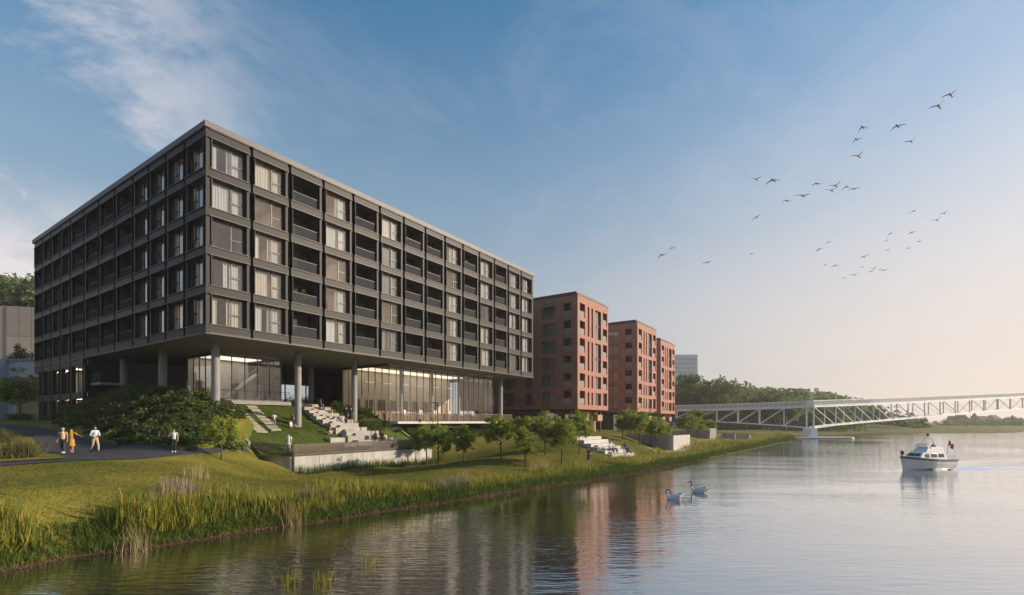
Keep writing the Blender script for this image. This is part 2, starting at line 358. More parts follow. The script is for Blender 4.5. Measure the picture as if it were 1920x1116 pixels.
bp_ = N_.new('ShaderNodeBump'); bp_.inputs['Strength'].default_value = 0.33; bp_.inputs['Distance'].default_value = 0.34; L_.new(h_, bp_.inputs['Height'])
L_.new(bp_.outputs[0], gl.inputs['Normal'])
fr_ = N_.new('ShaderNodeFresnel'); fr_.inputs['IOR'].default_value = 2.5; L_.new(bp_.outputs[0], fr_.inputs['Normal'])
ms_ = N_.new('ShaderNodeMixShader'); cl_ = wm('MINIMUM', wm('ADD', wm('MULTIPLY', fr_.outputs[0], 1.1), 0.34), 0.97); L_.new(cl_, ms_.inputs[0]); L_.new(df.outputs[0], ms_.inputs[1]); L_.new(gl.outputs[0], ms_.inputs[2])
L_.new(ms_.outputs[0], N_['Material Output'].inputs['Surface'])
M_water = mw
wx = np.array([-2000, -400, -60, 0, 60, 140, 260, 900, 3900.]); wy = np.array([-2400, -300, -40, 0, 40, 90, 200, 500, 1300.])
tag(obj('river_water', grid_mesh('river_water', wx, wy, lambda P: np.zeros(len(P)), M_water)), kind='structure')

M_asph = mat('asphalt', (0.050, 0.050, 0.054), 0.9, 0, 0.22, 1.3, 0.35, 60, spec=0.25)
M_walk = mat('pale_paving', (0.38, 0.36, 0.31), 0.85, 0, 0.10, 2.0, 0.15, 50)
def ruled(name, near, far, m, dz, nu=60, nv=16, hf=hts):
    """sheet draped on the ground between two edge lines"""
    def res(pl, n):
        pl = np.array(pl, float); sl = np.concatenate([[0], np.cumsum(np.hypot(*np.diff(pl, axis=0).T))]); u = np.linspace(0, sl[-1], n)
        return np.stack([np.interp(u, sl, pl[:, 0]), np.interp(u, sl, pl[:, 1])], 1)
    a = res(near, nu); b = res(far, nu); v = np.linspace(0, 1, nv)[:, None, None]
    P = (a[None] * (1 - v) + b[None] * v).reshape(-1, 2); i = np.arange(nv - 1)[:, None] * nu + np.arange(nu - 1)[None]
    f = np.stack([i, i + 1, i + nu + 1, i + nu], 2).reshape(-1, 4)
    return npmesh(name, np.column_stack([P, hf(P) + dz]), f, m, True)
def pxl(l): return [tuple(gz(a, b, c)[:2]) for a, b, c in l]
near = [(-58, 8), (-40, 17)] + pxl([(0, 875, 2.75), (120, 868, 2.74), (250, 862, 2.72), (330, 857, 2.66), (400, 853, 2.6)]) + [(-22.2, 39.6), B2(3.2, -0.8)]
far = [(-110, 70), B2(-14, 40), B2(-5.2, 32), B2(-5.4, 22), B2(-5.2, 12), B2(-5.0, 5), B2(-5.0, -1), B2(-4.2, -4.9), B2(-1.4, -3.6), B2(1.5, -0.9), B2(3.0, 0.1)]
tag(obj('asphalt_path', ruled('asphalt_path', near, far, M_asph, 0.035, 110, 40)), kind='structure')
# lawn island in the forecourt
isl_n = pxl([(-160, 872, 2.9), (0, 865, 2.9), (60, 862, 2.9), (120, 858, 2.95)]); isl_f = pxl([(-160, 818, 3.35), (0, 822, 3.3), (60, 836, 3.1), (122, 856, 2.97)])
tag(obj('lawn_island', ruled('lawn_island', isl_n, isl_f, M_lawn, 0.085, 40, 16)), kind='structure')
# grass strip at the foot of the planted bank
tag(obj('grass_verge', ruled('grass_verge', [B2(-5.2, 20), B2(-5.0, 12), B2(-4.9, 4), B2(-4.75, -1), B2(-4.0, -4.8), B2(-1.5, -3.4), B2(0.6, -1.4)], [B2(-3.6, 20), B2(-3.4, 12), B2(-3.3, 4), B2(-3.2, 0), B2(-2.6, -3.0), B2(-1.0, -2.0), B2(0.6, -0.6)], M_lawn, 0.075, 50, 6)), kind='structure')
# pale riverside walk
wk = pxl([(1212, 846, 0.9), (1240, 843, 0.9), (1285, 838.5, 0.9), (1350, 827, 0.9), (1385, 819.5, 0.95)])
tag(obj('riverside_walk', ruled('riverside_walk', [(x + 0.9, y - 0.9) for x, y in wk], [(x - 0.35, y + 0.35) for x, y in wk], M_walk, 0.07, 60, 4)), kind='structure')
# garden terrace lawn behind the slatted fence
v = []; tt = np.linspace(3.7, 22.5, 40); ss = np.linspace(-2.95, 9.65, 34)
for s_ in ss:
    for t__ in tt: v.append(W3(t__, s_, hgar(s_) + 0.05 * math.sin(t__ * 1.3 + s_)))
i = np.arange(len(ss) - 1)[:, None] * len(tt) + np.arange(len(tt) - 1)[None]
f = np.stack([i, i + 1, i + len(tt) + 1, i + len(tt)], 2).reshape(-1, 4)
tag(obj('garden_lawn', npmesh('garden_lawn', v, f, M_glawn, True)), kind='structure')
# low retaining edges left and right of that terrace
M_conc = mat('board_marked_concrete', (0.40, 0.385, 0.35), 0.8, 0, 0.28, 1.1, 0.35, 9, stretch=(1, 1, 0.25))
M_concd = mat('grey_concrete', (0.24, 0.24, 0.235), 0.75, 0, 0.10, 1.4, 0.15, 12)
def side_wall(t, label, z0, sa=-2.9):
    m = MB(); pts = [(s_, hgar(s_)) for s_ in np.linspace(sa, 9.6, 14)]
    for (a, ha), (b, hb) in zip(pts, pts[1:]):
        A = [W3(t - .12, a, z0), W3(t + .12, a, z0), W3(t + .12, a, ha + .12), W3(t - .12, a, ha + .12)]; Bq = [W3(t - .12, b, z0), W3(t + .12, b, z0), W3(t + .12, b, hb + .12), W3(t - .12, b, hb + .12)]
        m.loft([A, Bq], False)
    m.quad(*[W3(t + e, sa, z) for e, z in ((-.12, z0), (.12, z0), (.12, hgar(sa) + .12), (-.12, hgar(sa) + .12))])
    return tag(obj('garden_wall', m.mesh('garden_wall', M_concd)), label, 'wall')
side_wall(3.62, 'low sloping concrete wall beside the planted bank, left of the garden lawn', 1.0, 0.3)
side_wall(22.6, 'low sloping concrete wall right of the garden lawn below the deck', 0.4)

# ------------------------------------------------------------------ the dark apartment building
M_face = mat('bronze_anthracite_metal', (0.0150, 0.0143, 0.0138), 0.50, 0.0, 0.12, 1.2, 0.03, 30, spec=0.20, objvar=0.14)
M_dark = mat('dark_window_metal', (0.020, 0.021, 0.023), 0.45, 0.2, 0.15, 2.0)
M_rev = mat('dark_reveal_metal', (0.024, 0.025, 0.027), 0.5, 0.1, 0.15, 2.0)
M_corn = mat('cornice_metal', (0.085, 0.084, 0.083), 0.55, 0.1, 0.12, 0.8)
M_soff = mat('soffit_plaster', (0.22, 0.205, 0.19), 0.8, 0, 0.05, 0.6)
M_logg = mat('loggia_brown_panel', (0.085, 0.070, 0.062), 0.6, 0, 0.12, 2.0)
M_curt = mat('sheer_curtain', (0.80, 0.80, 0.78), 0.9, 0, 0.04, 4.0, trans=0.45, objvar=0.10)
M_curt3 = mat('grey_curtain', (0.34, 0.34, 0.35), 0.9, 0, 0.06, 4.0, trans=0.3, objvar=0.2)
M_curt2 = mat('sand_curtain', (0.66, 0.60, 0.51), 0.9, 0, 0.05, 4.0, trans=0.35)
M_rooms = [mat('room_beige', (0.62, 0.54, 0.44), 0.9, 0, 0.06, 0.7), mat('room_white', (0.72, 0.69, 0.64), 0.9, 0, 0.05, 0.7), mat('room_ochre', (0.52, 0.40, 0.28), 0.9, 0, 0.08, 0.7)]
M_floor = mat('oak_floor', (0.30, 0.20, 0.12), 0.5, 0, 0.15, 2.0, stretch=(1, 8, 1))
M_door = mat('room_door_wood', (0.22, 0.13, 0.075), 0.5, 0, 0.15, 3.0, stretch=(6, 6, 1))
M_pane = glass('window_glass', (0.88, 0.91, 0.92), 1.9)
M_bal = glass('balustrade_glass', (0.60, 0.63, 0.64), 0.0, 0.38, (0.10, 0.105, 0.11), 0.2)
M_lamp = emit('lamp_glow', (1.0, 0.80, 0.56), 6.5)
M_col = mat('column_concrete', (0.24, 0.24, 0.23), 0.7, 0, 0.08, 1.5, 0.1, 14)

BLD = thing('apartment_building', 'dark six storey apartment block with gridded metal facade raised on round columns', 'building', (CX, CY, 0), TH)
fR = lambda u, v, w: (u, -v, w)      # facade coordinates: u along, v outwards, w up
fL = lambda u, v, w: (-v, u, w)
WR = [49.5 / 14] * 14
WL = [3.6] * 4 + [4.5] * 4 + [3.6] * 4
KR = 'WWBWBWBBWBWBWW'; KL = 'WWWWBBBBWWBW'
Z0 = 12.13; PIT = 3.13; BH = 0.70; OH = PIT - BH
CACHE = {}
def cached(key, fnc):
    if key not in CACHE: CACHE[key] = fnc()
    return CACHE[key]
def m_spandrel(fn, w, h=BH):
    m = MB(fn); g = 0.17
    m.box(g, w - g, -0.25, 0.10, 0.05, h - 0.05)
    m.k = 1; m.box(g - 0.02, w - g + 0.02, -0.25, 0.19, h - 0.045, h + 0.015); m.box(g - 0.02, w - g + 0.02, -0.25, 0.19, -0.015, 0.045)
    return m.mesh('spandrel', [M_face, M_rev])
def m_joint(fn):
    m = MB(fn); m.box(-0.165, 0.165, -0.27, -0.06, -0.01, BH + 0.01); return m.mesh('joint_post', M_face)
def m_pier(fn):
    m = MB(fn); m.box(-0.335, -0.11, -0.42, 0.03, 0.014, OH - 0.014); m.box(-0.105, 0.31, -0.42, -0.36, 0.012, OH - 0.012); m.box(0.312, 0.36, -0.42, 0.09, 0.014, OH - 0.014)
    return m.mesh('pier', M_face)
UA, UB = 0.385, 0.345
def m_window(fn, w, z1=OH):
    m = MB(fn); a, b = UA, w - UB
    m.k = 0
    m.box(a - 0.015, a + 0.025, -0.43, -0.255, 0, z1); m.box(b - 0.025, b + 0.015, -0.43, -0.255, 0, z1)
    m.box(a + 0.026, b - 0.026, -0.43, -0.255, 0.0, 0.03); m.box(a + 0.026, b - 0.026, -0.43, -0.255, z1 - 0.03, z1)
    m.k = 1; c = a + (b - a) * 0.60
    for u0, u1 in ((a + .03, a + .09), (c - .045, c + .045), (b - .12, b - .03)): m.box(u0, u1, -0.40, -0.33, 0.031, z1 - 0.031)
    for w0, w1 in ((.032, .09), (z1 - .09, z1 - .032)):
        m.box(a + .091, c - .046, -0.395, -0.335, w0, w1); m.box(c + .046, b - .121, -0.395, -0.335, w0, w1)
    m.box(c + .046, b - .121, -0.395, -0.335, z1 * 0.44, z1 * 0.44 + .07)
    return m.mesh('window', [M_rev, M_dark])
def m_pane(fn, w, k, z1=OH):
    a, b = UA, w - UB; c = a + (b - a) * 0.60
    r = [(a + .08, c - .04, .08, z1 - .08), (c + .04, b - .11, .08, z1 * .44), (c + .04, b - .11, z1 * .44 + .07, z1 - .08)][k]
    m = MB(fn); m.quad((r[0], -.365, r[2]), (r[1], -.365, r[2]), (r[1], -.365, r[3]), (r[0], -.365, r[3])); return m.mesh('pane', M_pane)
def m_curtain(fn, u0, u1, seed, mm, z1=OH):
    rr = random.Random(seed); n = max(6, int((u1 - u0) / 0.045)); m = MB(fn); top = []; bot = []
    ph = rr.random() * 6
    for i in range(n + 1):
        u = u0 + (u1 - u0) * i / n; d = 0.022 * math.sin(i * 1.25 + ph) + 0.012 * math.sin(i * 0.41 + ph)
        top.append((u, -0.53 + d * .7, z1 - 0.05)); bot.append((u + 0.01 * math.sin(i), -0.53 + d, 0.06))
    for i in range(n): m.quad(bot[i], bot[i + 1], top[i + 1], top[i])
    return m.mesh('curtain', mm, True)
def m_room(fn, u0, u1, k, var, depth=4.2, left_open=False, z1=OH):
    m = MB(fn); z0 = -0.0; a, b = u0, u1; v0, v1 = -0.44, -0.44 - depth; zt = z1 + 0.22
    m.k = 0
    m.quad((a, v1, z0), (b, v1, z0), (b, v1, zt), (a, v1, zt)); m.quad((b, v0, z0), (b, v0, zt), (b, v1, zt), (b, v1, z0))
    if not left_open: m.quad((a, v0, z0), (a, v0, zt), (a, v1, zt), (a, v1, z0))
    m.quad((a, v0, zt), (b, v0, zt), (b, v1, zt), (a, v1, zt))
    m.quad((a, v0, z1), (b, v0, z1), (b, v0, zt), (a, v0, zt))
    m.k = 1; m.quad((a, v0, z0), (b, v0, z0), (b, v1, z0), (a, v1, z0))
    m.k = 2; d = a + (b - a) * (0.2 + 0.25 * var)
    m.box(d, d + 0.85, v1 + 0.02, v1 + 0.07, z0 + .01, 2.05)
    if var != 1:      # wardrobe or sideboard at the back
        m.box(b - 1.1, b - .1, v1 + .02, v1 + .6, z0 + .01, 0.9 + 0.5 * var)
    return m.mesh('room', [M_rooms[k], M_floor, M_door])
def m_ceillamp(fn, u, z1=OH):
    m = MB(fn); m.box(u - .35, u + .35, -3.9, -3.3, z1 + .10, z1 + .16); return m.mesh('ceiling_lamp', M_lamp)
def m_loggia(fn, w, z1=OH, D=1.75):
    m = MB(fn); a, b = UA, w - UB
    m.k = 0
    m.quad((a, -.255, 0), (a, -D, 0), (a, -D, z1), (a, -.255, z1)); m.quad((b, -.255, 0), (b, -D, 0), (b, -D, z1), (b, -.255, z1))
    m.quad((a, -.255, z1), (b, -.255, z1), (b, -D, z1), (a, -D, z1)); m.quad((a, -D, 0), (a + .45, -D, 0), (a + .45, -D, z1), (a, -D, z1)); m.quad((a + .45, -D, 2.15), (b, -D, 2.15), (b, -D, z1), (a + .45, -D, z1))
    m.k = 1; m.quad((a, -.255, 0.001), (b, -.255, 0.001), (b, -D, 0.001), (a, -D, 0.001))
    m.k = 2; c = (a + .45 + b) / 2
    for u0, u1 in ((a + .45, a + .52), (c - .04, c + .04), (b - .07, b)): m.box(u0, u1, -D - .06, -D + .02, 0.01, 2.15)
    m.box(a + .52, b - .07, -D - .055, -D + .015, 2.08, 2.149)
    return m.mesh('loggia', [M_logg, M_concd, M_dark])
def m_logglass(fn, w, D=1.75):
    a, b = UA + .5, w - UB; m = MB(fn); m.quad((a, -D - .02, .02), (b, -D - .02, .02), (b, -D - .02, 2.1), (a, -D - .02, 2.1)); return m.mesh('door_pane', M_pane)
def m_balus(fn, w):
    m = MB(fn); a, b = UA + .03, w - UB - .03; m.box(a, b, -.20, -.185, 0.04, 1.05); return m.mesh('balustrade', M_bal)
def m_rail(fn, w):
    m = MB(fn); a, b = UA + .01, w - UB - .01; m.box(a, b, -.215, -.17, 1.05, 1.09); return m.mesh('handrail', M_dark)

rw = random.Random(21)
def facade(tagk, fn, widths, kinds):
    edges = [0.0]
    for w in widths: edges.append(edges[-1] + w)
    nfl = 5
    for fl in range(nfl + 1):
        zb = Z0 + PIT * fl
        for i, w in enumerate(widths):
            P = fn(edges[i], 0, zb)
            obj('spandrel', cached((tagk, 'sp', w), lambda: m_spandrel(fn, w)), BLD, P)
            if i > 0: obj('joint_post', cached((tagk, 'jp'), lambda: m_joint(fn)), BLD, P)
    for fl in range(nfl):
        zb = Z0 + PIT * fl + BH
        for i, w in enumerate(widths):
            P = fn(edges[i], 0, zb)
            if i > 0: obj('pier', cached((tagk, 'pier'), lambda: m_pier(fn)), BLD, P)
            if kinds[i] == 'W':
                win = obj('window', cached((tagk, 'win', w), lambda: m_window(fn, w)), BLD, P)
                for k in range(3): obj('pane', cached((tagk, 'pane', w, k), lambda: m_pane(fn, w, k)), win)
                a, b = UA + .05, w - UB - .05; c = a + (b - a) * .58; q = rw.random(); mm = rw.choice([M_curt, M_curt, M_curt, M_curt, M_curt, M_curt2, M_curt3])
                spans = []
                if q < .34: spans = [(a, a + (c - a) * rw.uniform(.3, .55)), (c - .15, b - rw.uniform(0, .4))]
                elif q < .68: spans = [(a, c + rw.uniform(-.2, .2)), (c + .2, b)]
                elif q < .84: spans = [(a, a + (c - a) * .38), (a + (c - a) * rw.uniform(.6, .75), b)]
                elif q < .93: spans = [(c - rw.uniform(.1, .5), b - .1)]
                else: spans = [(a, a + .35), (b - .5, b)]
                if rw.random() < .10: spans = spans[:1]
                elif rw.random() < .08: spans = []
                for (u0, u1) in spans:
                    sk = rw.randrange(4); u0 = round(u0 * 4) / 4; u1 = min(max(round(u1 * 4) / 4, u0 + .25), w - UB - .03)
                    obj('curtain', cached((tagk, 'cu', u0, u1, sk % 2, mm.name), lambda: m_curtain(fn, u0, u1, sk, mm)), win)
                k = rw.choice([0, 0, 1, 1, 2]); var = rw.randrange(3)
                if i == 0 and tagk == 'L': continue
                corner = (i == 0 and tagk == 'R')
                obj('room', cached((tagk, 'room', w, k, var, corner), lambda: m_room(fn, 0.57 if corner else 0.06, w - .06, k, var, 2.7 if corner else 4.2, corner)), win)
                if rw.random() < (.75 if tagk == 'R' else .6): obj('ceiling_lamp', cached((tagk, 'lamp', w), lambda: m_ceillamp(fn, w * .5)), win)
            else:
                lg = obj('loggia', cached((tagk, 'log', w), lambda: m_loggia(fn, w)), BLD, P)
                obj('door_pane', cached((tagk, 'lgp', w), lambda: m_logglass(fn, w)), lg)
                obj('balustrade', cached((tagk, 'bal', w), lambda: m_balus(fn, w)), lg); obj('handrail', cached((tagk, 'hr', w), lambda: m_rail(fn, w)), lg)
                # dim flat behind the balcony door
                obj('room', cached((tagk, 'lroom', w), lambda: (lambda m: (m.quad((.06, -1.85, 0), (w - .06, -1.85, 0), (w - .06, -4.5, 0), (.06, -4.5, 0)), m.quad((.06, -4.5, 0), (w - .06, -4.5, 0), (w - .06, -4.5, 2.6), (.06, -4.5, 2.6)),
                    m.quad((.06, -1.85, 0), (.06, -4.5, 0), (.06, -4.5, 2.6), (.06, -1.85, 2.6)), m.quad((w - .06, -1.85, 0), (w - .06, -4.5, 0), (w - .06, -4.5, 2.6), (w - .06, -1.85, 2.6)), m.quad((.06, -1.85, 2.6), (w - .06, -1.85, 2.6), (w - .06, -4.5, 2.6), (.06, -4.5, 2.6)))
                    and m.mesh('room', M_rooms[0]))(MB(fn))), lg)
    return edges
ER = facade('R', fR, WR, KR); EL = facade('L', fL, WL, KL)
TL = ER[-1]; SL = EL[-1]
# corner posts, the plain ends, roof, cornice and soffit
for fl in range(5):
    zb = Z0 + PIT * fl + BH
    m = MB(); m.box(-0.02, 0.34, -0.02, 0.34, zb + .01, zb + OH - .01)
    m.box(0.30, 0.38, -0.12, -0.021, zb + .012, zb + OH - .012); m.box(-0.12, -0.021, 0.30, 0.38, zb + .012, zb + OH - .012); m.box(-0.10, -0.021, -0.10, -0.021, zb + .012, zb + OH - .012)
    obj('corner_post', m.mesh('corner_post', M_face), BLD)
    m = MB(); m.box(TL - .34, TL + .05, -.10, .25, zb + .012, zb + OH - .012); obj('corner_post', m.mesh('corner_post', M_face), BLD)
    m = MB(); m.box(-.10, .25, SL - .34, SL + .05, zb + .012, zb + OH - .012); obj('corner_post', m.mesh('corner_post', M_face), BLD)
for fl in range(6):
    zb = Z0 + PIT * fl; m = MB(); m.box(-0.11, 0.165, -0.11, 0.165, zb + .003, zb + BH - .003); obj('corner_post', m.mesh('corner_post', M_face), BLD)
    m = MB(); m.box(TL - .165, TL + .12, -.11, .165, zb + .003, zb + BH - .003); obj('corner_post', m.mesh('corner_post', M_face), BLD)
ZT = Z0 + PIT * 5 + BH
m = MB(); m.box(-0.24, TL + .24, -0.24, SL + .24, ZT + .02, ZT + .50); obj('cornice', m.mesh('cornice', M_corn), BLD)
m = MB(); m.box(.6, TL - .6, .6, SL - .6, ZT + .50, ZT + .62); obj('roof', m.mesh('roof', M_concd), BLD)
m = MB(); m.box(-0.10, TL + .10, -0.10, SL + .10, Z0 - .13, Z0 - .02); obj('soffit', m.mesh('soffit', M_soff), BLD)
m = MB(); m.box(-0.16, TL + .16, -0.16, -.101, Z0 - .12, Z0 - .03); m.box(-0.16, -.101, -0.10, SL + .16, Z0 - .12, Z0 - .03); obj('soffit_trim', m.mesh('soffit_trim', M_dark), BLD)
m = MB(); m.box(TL - .25, TL + .02, .26, SL, Z0, ZT); m.box(.26, TL - .26, SL - .25, SL + .02, Z0, ZT); obj('wall', m.mesh('wall', M_face), BLD)
for fl in range(1, 6):
    m = MB(); m.box(.35, TL - .3, .35, SL - .3, Z0 + PIT * fl + .24, Z0 + PIT * fl + .44); obj('floor_slab', m.mesh('floor_slab', M_concd), BLD)
# columns
for (t, s, zb, r) in [(2.3, 3.4, 5.6, .33), (10.3, 3.6, 4.0, .33), (17.7, 4.2, 4.2, .33), (45.5, 3.5, 3.0, .36), (2.4, 14.3, 6.8, .36), (2.4, 24.2, 7.0, .36), (18.8, 14, 6.6, .33), (26, 15, 6.4, .33)]:
    m = MB(); m.tube([(t, s, zb - .5), (t, s, Z0 - .125)], r, 28); obj('column', m.mesh('column', M_col, False), BLD)
    c = BLD.children[-1].data; c.polygons.foreach_set('use_smooth', [len(p.vertices) == 4 for p in c.polygons])
# two lower storeys of the left wing
S0 = EL[7]; t0z = 4.8
m = MB(); m.box(.30, 14, S0 + .02, S0 + .30, 5.0, Z0 - .131); m.box(.30, 14, SL - .3, SL, 4.6, Z0 - .131); m.box(13.7, 14, S0 + .31, SL - .31, 5, Z0 - .131); obj('wall', m.mesh('wall', M_rev), BLD)
for fl, (za, zb) in enumerate(((t0z, 8.25), (8.25, 12.0))):
    for i in range(7, 12):
        w = WL[i]; y0 = EL[i]
        m = MB(fL); m.box(y0 + .17, y0 + w - .17, -.25, .10, zb - .72, zb - .03 if fl else zb); 
        obj('spandrel', m.mesh('spandrel', M_face), BLD)
        m = MB(fL); m.box(y0 - .40, y0 + .40, -.3, .04, za + .01, zb - .725); m.box(y0 - .46, y0 - .40, -.3, .12, za + .01, zb - .725); m.box(y0 + .40, y0 + .46, -.3, .12, za + .01, zb - .725); obj('pier', m.mesh('pier', M_face), BLD)
        h = zb - .72 - za; a, b = y0 + .46, y0 + w - .46; c = a + (b - a) * .45
        m = MB(fL); m.k = 0; m.quad((a, -.5, za + .02), (c, -.5, za + .02), (c, -.5, za + h), (a, -.5, za + h)); m.k = 1
        for u in (c, b - .06): m.box(u, u + .07, -.53, -.45, za + .02, za + h)
        m.box(c + .07, b - .06, -.53, -.45, za + h - .08, za + h); m.box(c + .07, b - .06, -.53, -.45, za + .02, za + .1)
        win = obj('window', m.mesh('window', [M_rev, M_dark]), BLD)
        m = MB(fL); m.quad((c + .05, -.49, za + .05), (b, -.49, za + .05), (b, -.49, za + h), (c + .05, -.49, za + h)); obj('pane', m.mesh('pane', M_pane), win)
        m = MB(fL); m.quad((y0 + .05, -3.5, za), (y0 + w - .05, -3.5, za), (y0 + w - .05, -3.5, za + h + .3), (y0 + .05, -3.5, za + h + .3)); m.quad((y0 + .05, -.55, za + .01), (y0 + w - .05, -.55, za + .01), (y0 + w - .05, -3.5, za + .01), (y0 + .05, -3.5, za + .01)); obj('room', m.mesh('room', M_rooms[1]), win)
        m = MB(fL); m.box(y0 + w * .5 - .4, y0 + w * .5 + .4, -2.6, -1.9, za + h + .22, za + h + .28); obj('ceiling_lamp', m.mesh('ceiling_lamp', M_lamp), win)  # unseen lamp added to brighten the dim lower-storey window
        if (i + fl) % 3 != 2:
            cm = m_curtain(fL, c + .1, c + .1 + (b - c) * (.5 + .4 * rw.random()), i, M_curt, h); obj('curtain', cm, win, (0, y0 * 0, za)) 
m = MB(fL); m.box(S0 - .4, SL + .1, -.3, .2, 4.3, 4.8); obj('plinth', m.mesh('plinth', M_concd), BLD)
m = MB(); m.box(.4, 4.5, S0 - 3.2, S0 - .01, 9.0, 9.25); obj('terrace_slab', m.mesh('terrace_slab', M_concd), BLD)
m = MB(); m.box(.42, .45, S0 - 3.2, S0 - .05, 9.27, 10.3); obj('balustrade', m.mesh('balustrade', M_bal), BLD)

# glass pavilions under the raised block
M_ptrim = mat('pavilion_mullion', (0.05, 0.046, 0.042), 0.45, 0.3, 0.1, 2.0)
M_pglass = glass('pavilion_glass', (0.93, 0.94, 0.93), 1.5)
def pavilion(t0, t1, s0, s1, z0, nR, nL, sides):
    zt = Z0 - .135
    m = MB(); m.box(t0, t1, s0, s1, z0 - .35, z0); pav = obj('pavilion', m.mesh('pavilion', M_concd), BLD)
    def glaze(fn, L, n, off):
        for i in range(n + 1):
            u = L * i / n; q = MB(fn); q.box(u - .028, u + .028, -.10, .0, z0 + .06, zt - .28); obj('mullion', q.mesh('mullion', M_ptrim), pav)
        for i in range(n):
            q = MB(fn); a, b = L * i / n + .045, L * (i + 1) / n - .045; q.quad((a, -.06, z0 + .06), (b, -.06, z0 + .06), (b, -.06, zt - .28), (a, -.06, zt - .28)); obj('pane', q.mesh('pane', M_pglass), pav)
        q = MB(fn); q.box(-.1, L + .1, -.16, .04, zt - .28, zt); obj('top_rail', q.mesh('top_rail', M_ptrim), pav)
        q = MB(fn); q.box(-.05, L + .05, -.14, .02, z0 - .02, z0 + .06); obj('bottom_rail', q.mesh('bottom_rail', M_ptrim), pav)
    glaze(lambda u, v, w: (t0 + u, s0 - v, w), t1 - t0, nR, 0)
    glaze(lambda u, v, w: (t0 - v, s0 + .1 + u, w), s1 - s0 - .1, nL, 0)
    if sides: glaze(lambda u, v, w: (t1 + v, s0 + .1 + u, w), s1 - s0 - .1, nL, 0)
    return pav
P1 = pavilion(5.5, 12.2, 9.7, 16.4, 7.2, 5, 5, True)
m = MB(); m.box(5.6, 12.1, 16.42, 16.6, 7.2, Z0 - .14); m.box(8.8, 12.0, 13.8, 13.9, 7.21, 9.2); obj('back_wall', m.mesh('back_wall', mat('pavilion_wall', (0.78, 0.74, 0.68), .9)), P1)
m = MB(); m.bar((7.4, 12.4, 7.3), (11.0, 12.4, 10.2), 1.2, .28); m.bar((7.3, 11.8, 8.3), (11.0, 11.8, 11.2), .06, .06)
for k in range(9): a = k / 8; m.bar((7.3 + 3.7 * a, 11.8, 7.4 + 2.9 * a), (7.3 + 3.7 * a, 11.8, 8.3 + 2.9 * a), .03, .03)
obj('staircase', m.mesh('staircase', mat('white_stair', (0.7, 0.68, 0.65), .6)), P1)
m = MB(); m.box(6.4, 7.4, 16.35, 16.41, 7.21, 9.4); obj('door', m.mesh('door', M_door), P1)
m = MB()
m.box(5.9, 11.8, 13.0, 16.0, Z0 - .20, Z0 - .15)
obj('ceiling_lamp', m.mesh('ceiling_lamp', emit('lobby_ceiling', (1.0, 0.88, 0.72), 0.8)), P1)
m = MB(); m.box(4.6, 12.9, 8.9, 9.69, 6.75, 7.12); obj('terrace_edge', m.mesh('terrace_edge', M_concd), P1)
m = MB(); m.bar((4.7, 9.0, 8.15), (12.8, 9.0, 8.15), .04, .04)
for k in range(9): m.bar((4.7 + 8.1 * k / 8, 9.0, 7.13), (4.7 + 8.1 * k / 8, 9.0, 8.15), .03, .03)
obj('handrail', m.mesh('handrail', M_dark), P1)
P2 = pavilion(22.4, 43.6, 3.6, 12.5, 5.0, 18, 7, True)
M_pw = mat('hall_back_wall', (0.72, 0.66, 0.57), .85)
m = MB(); m.box(22.5, 43.5, 12.52, 12.7, 5.0, Z0 - .14); obj('back_wall', m.mesh('back_wall', M_pw), P2)
m = MB()
for a in np.arange(24, 43, 2.2): m.box(a, a + 1.2, 12.40, 12.51, 6.2, 8.0)
obj('wall_panel', m.mesh('wall_panel', M_door), P2)
m = MB(); m.box(24, 40, 9.2, 10.0, 5.02, 6.1); obj('counter', m.mesh('counter', M_door), P2)
m = MB()
for a in np.arange(24.5, 43, 3.1): m.box(a - .7, a + .7, 9.5, 9.56, Z0 - 2.0, Z0 - 1.96)
m.box(23.2, 43.0, 9.0, 12.2, Z0 - .22, Z0 - .16)
obj('strip_lamp', m.mesh('strip_lamp', emit('hall_lamp', (1.0, 0.82, 0.60), 0.75)), P2)
m = MB()
for a in (28, 34, 40): m.tube([(a, 7.5, 5.0), (a, 7.5, Z0 - .14)], .22, 14)
obj('hall_column', m.mesh('hall_column', M_col), P2)
DK = (22.0, 46.2, 1.7, 3.44)
m = MB(); m.box(DK[0], DK[1], DK[2], DK[3], 4.70, 4.98); obj('deck', m.mesh('deck', mat('deck_concrete', (0.50, 0.48, 0.43), .7)), P2)
m = MB()
for k in range(150):
    a = DK[0] + .05 + (DK[1] - DK[0] - .1) * k / 149; m.box(a - .02, a + .02, DK[2] + .03, DK[2] + .07, 4.985, 5.98)
for k in range(11): a = DK[2] + .05 + 1.6 * k / 10; m.box(DK[0] + .03, DK[0] + .07, a - .02, a + .02, 4.985, 5.98)
m.box(DK[0] + .02, DK[1], DK[2] + .02, DK[2] + .08, 5.98, 6.03)
obj('railing', m.mesh('railing', mat('timber_railing', (0.19, 0.13, 0.085), .6, 0, .2, 3)), P2)
# dark rear storey closing the undercroft, with hedge-side openings
m = MB()
for a, b in ((14.2, 19.5), (24.0, 49.0)): m.box(a, b, 22.0, 22.3, 6.2, Z0 - .14)
for a in (20.2, 22.0, 23.4): m.box(a, a + .12, 22.05, 22.2, 6.6, Z0 - .14)
obj('rear_wall', m.mesh('rear_wall', M_rev), BLD)
for a in (15.0, 16.6, 25.2, 27.4): 
    m = MB(); m.quad((a, 21.97, 7.6), (a + 1.1, 21.97, 7.6), (a + 1.1, 21.97, 10.6), (a, 21.97, 10.6)); obj('pane', m.mesh('pane', glass('dark_glass', (.2, .22, .24), 1.5)), BLD)
m = MB()
for (t, s) in ((2.3, 3.4), (10.3, 3.6), (17.7, 4.2), (2.4, 14.3)):
    for a in (-.42, .42): m.tube([(t + a, s - .1, Z0 - .9), (t + a, s - .1, Z0 - .72)], .06, 8)
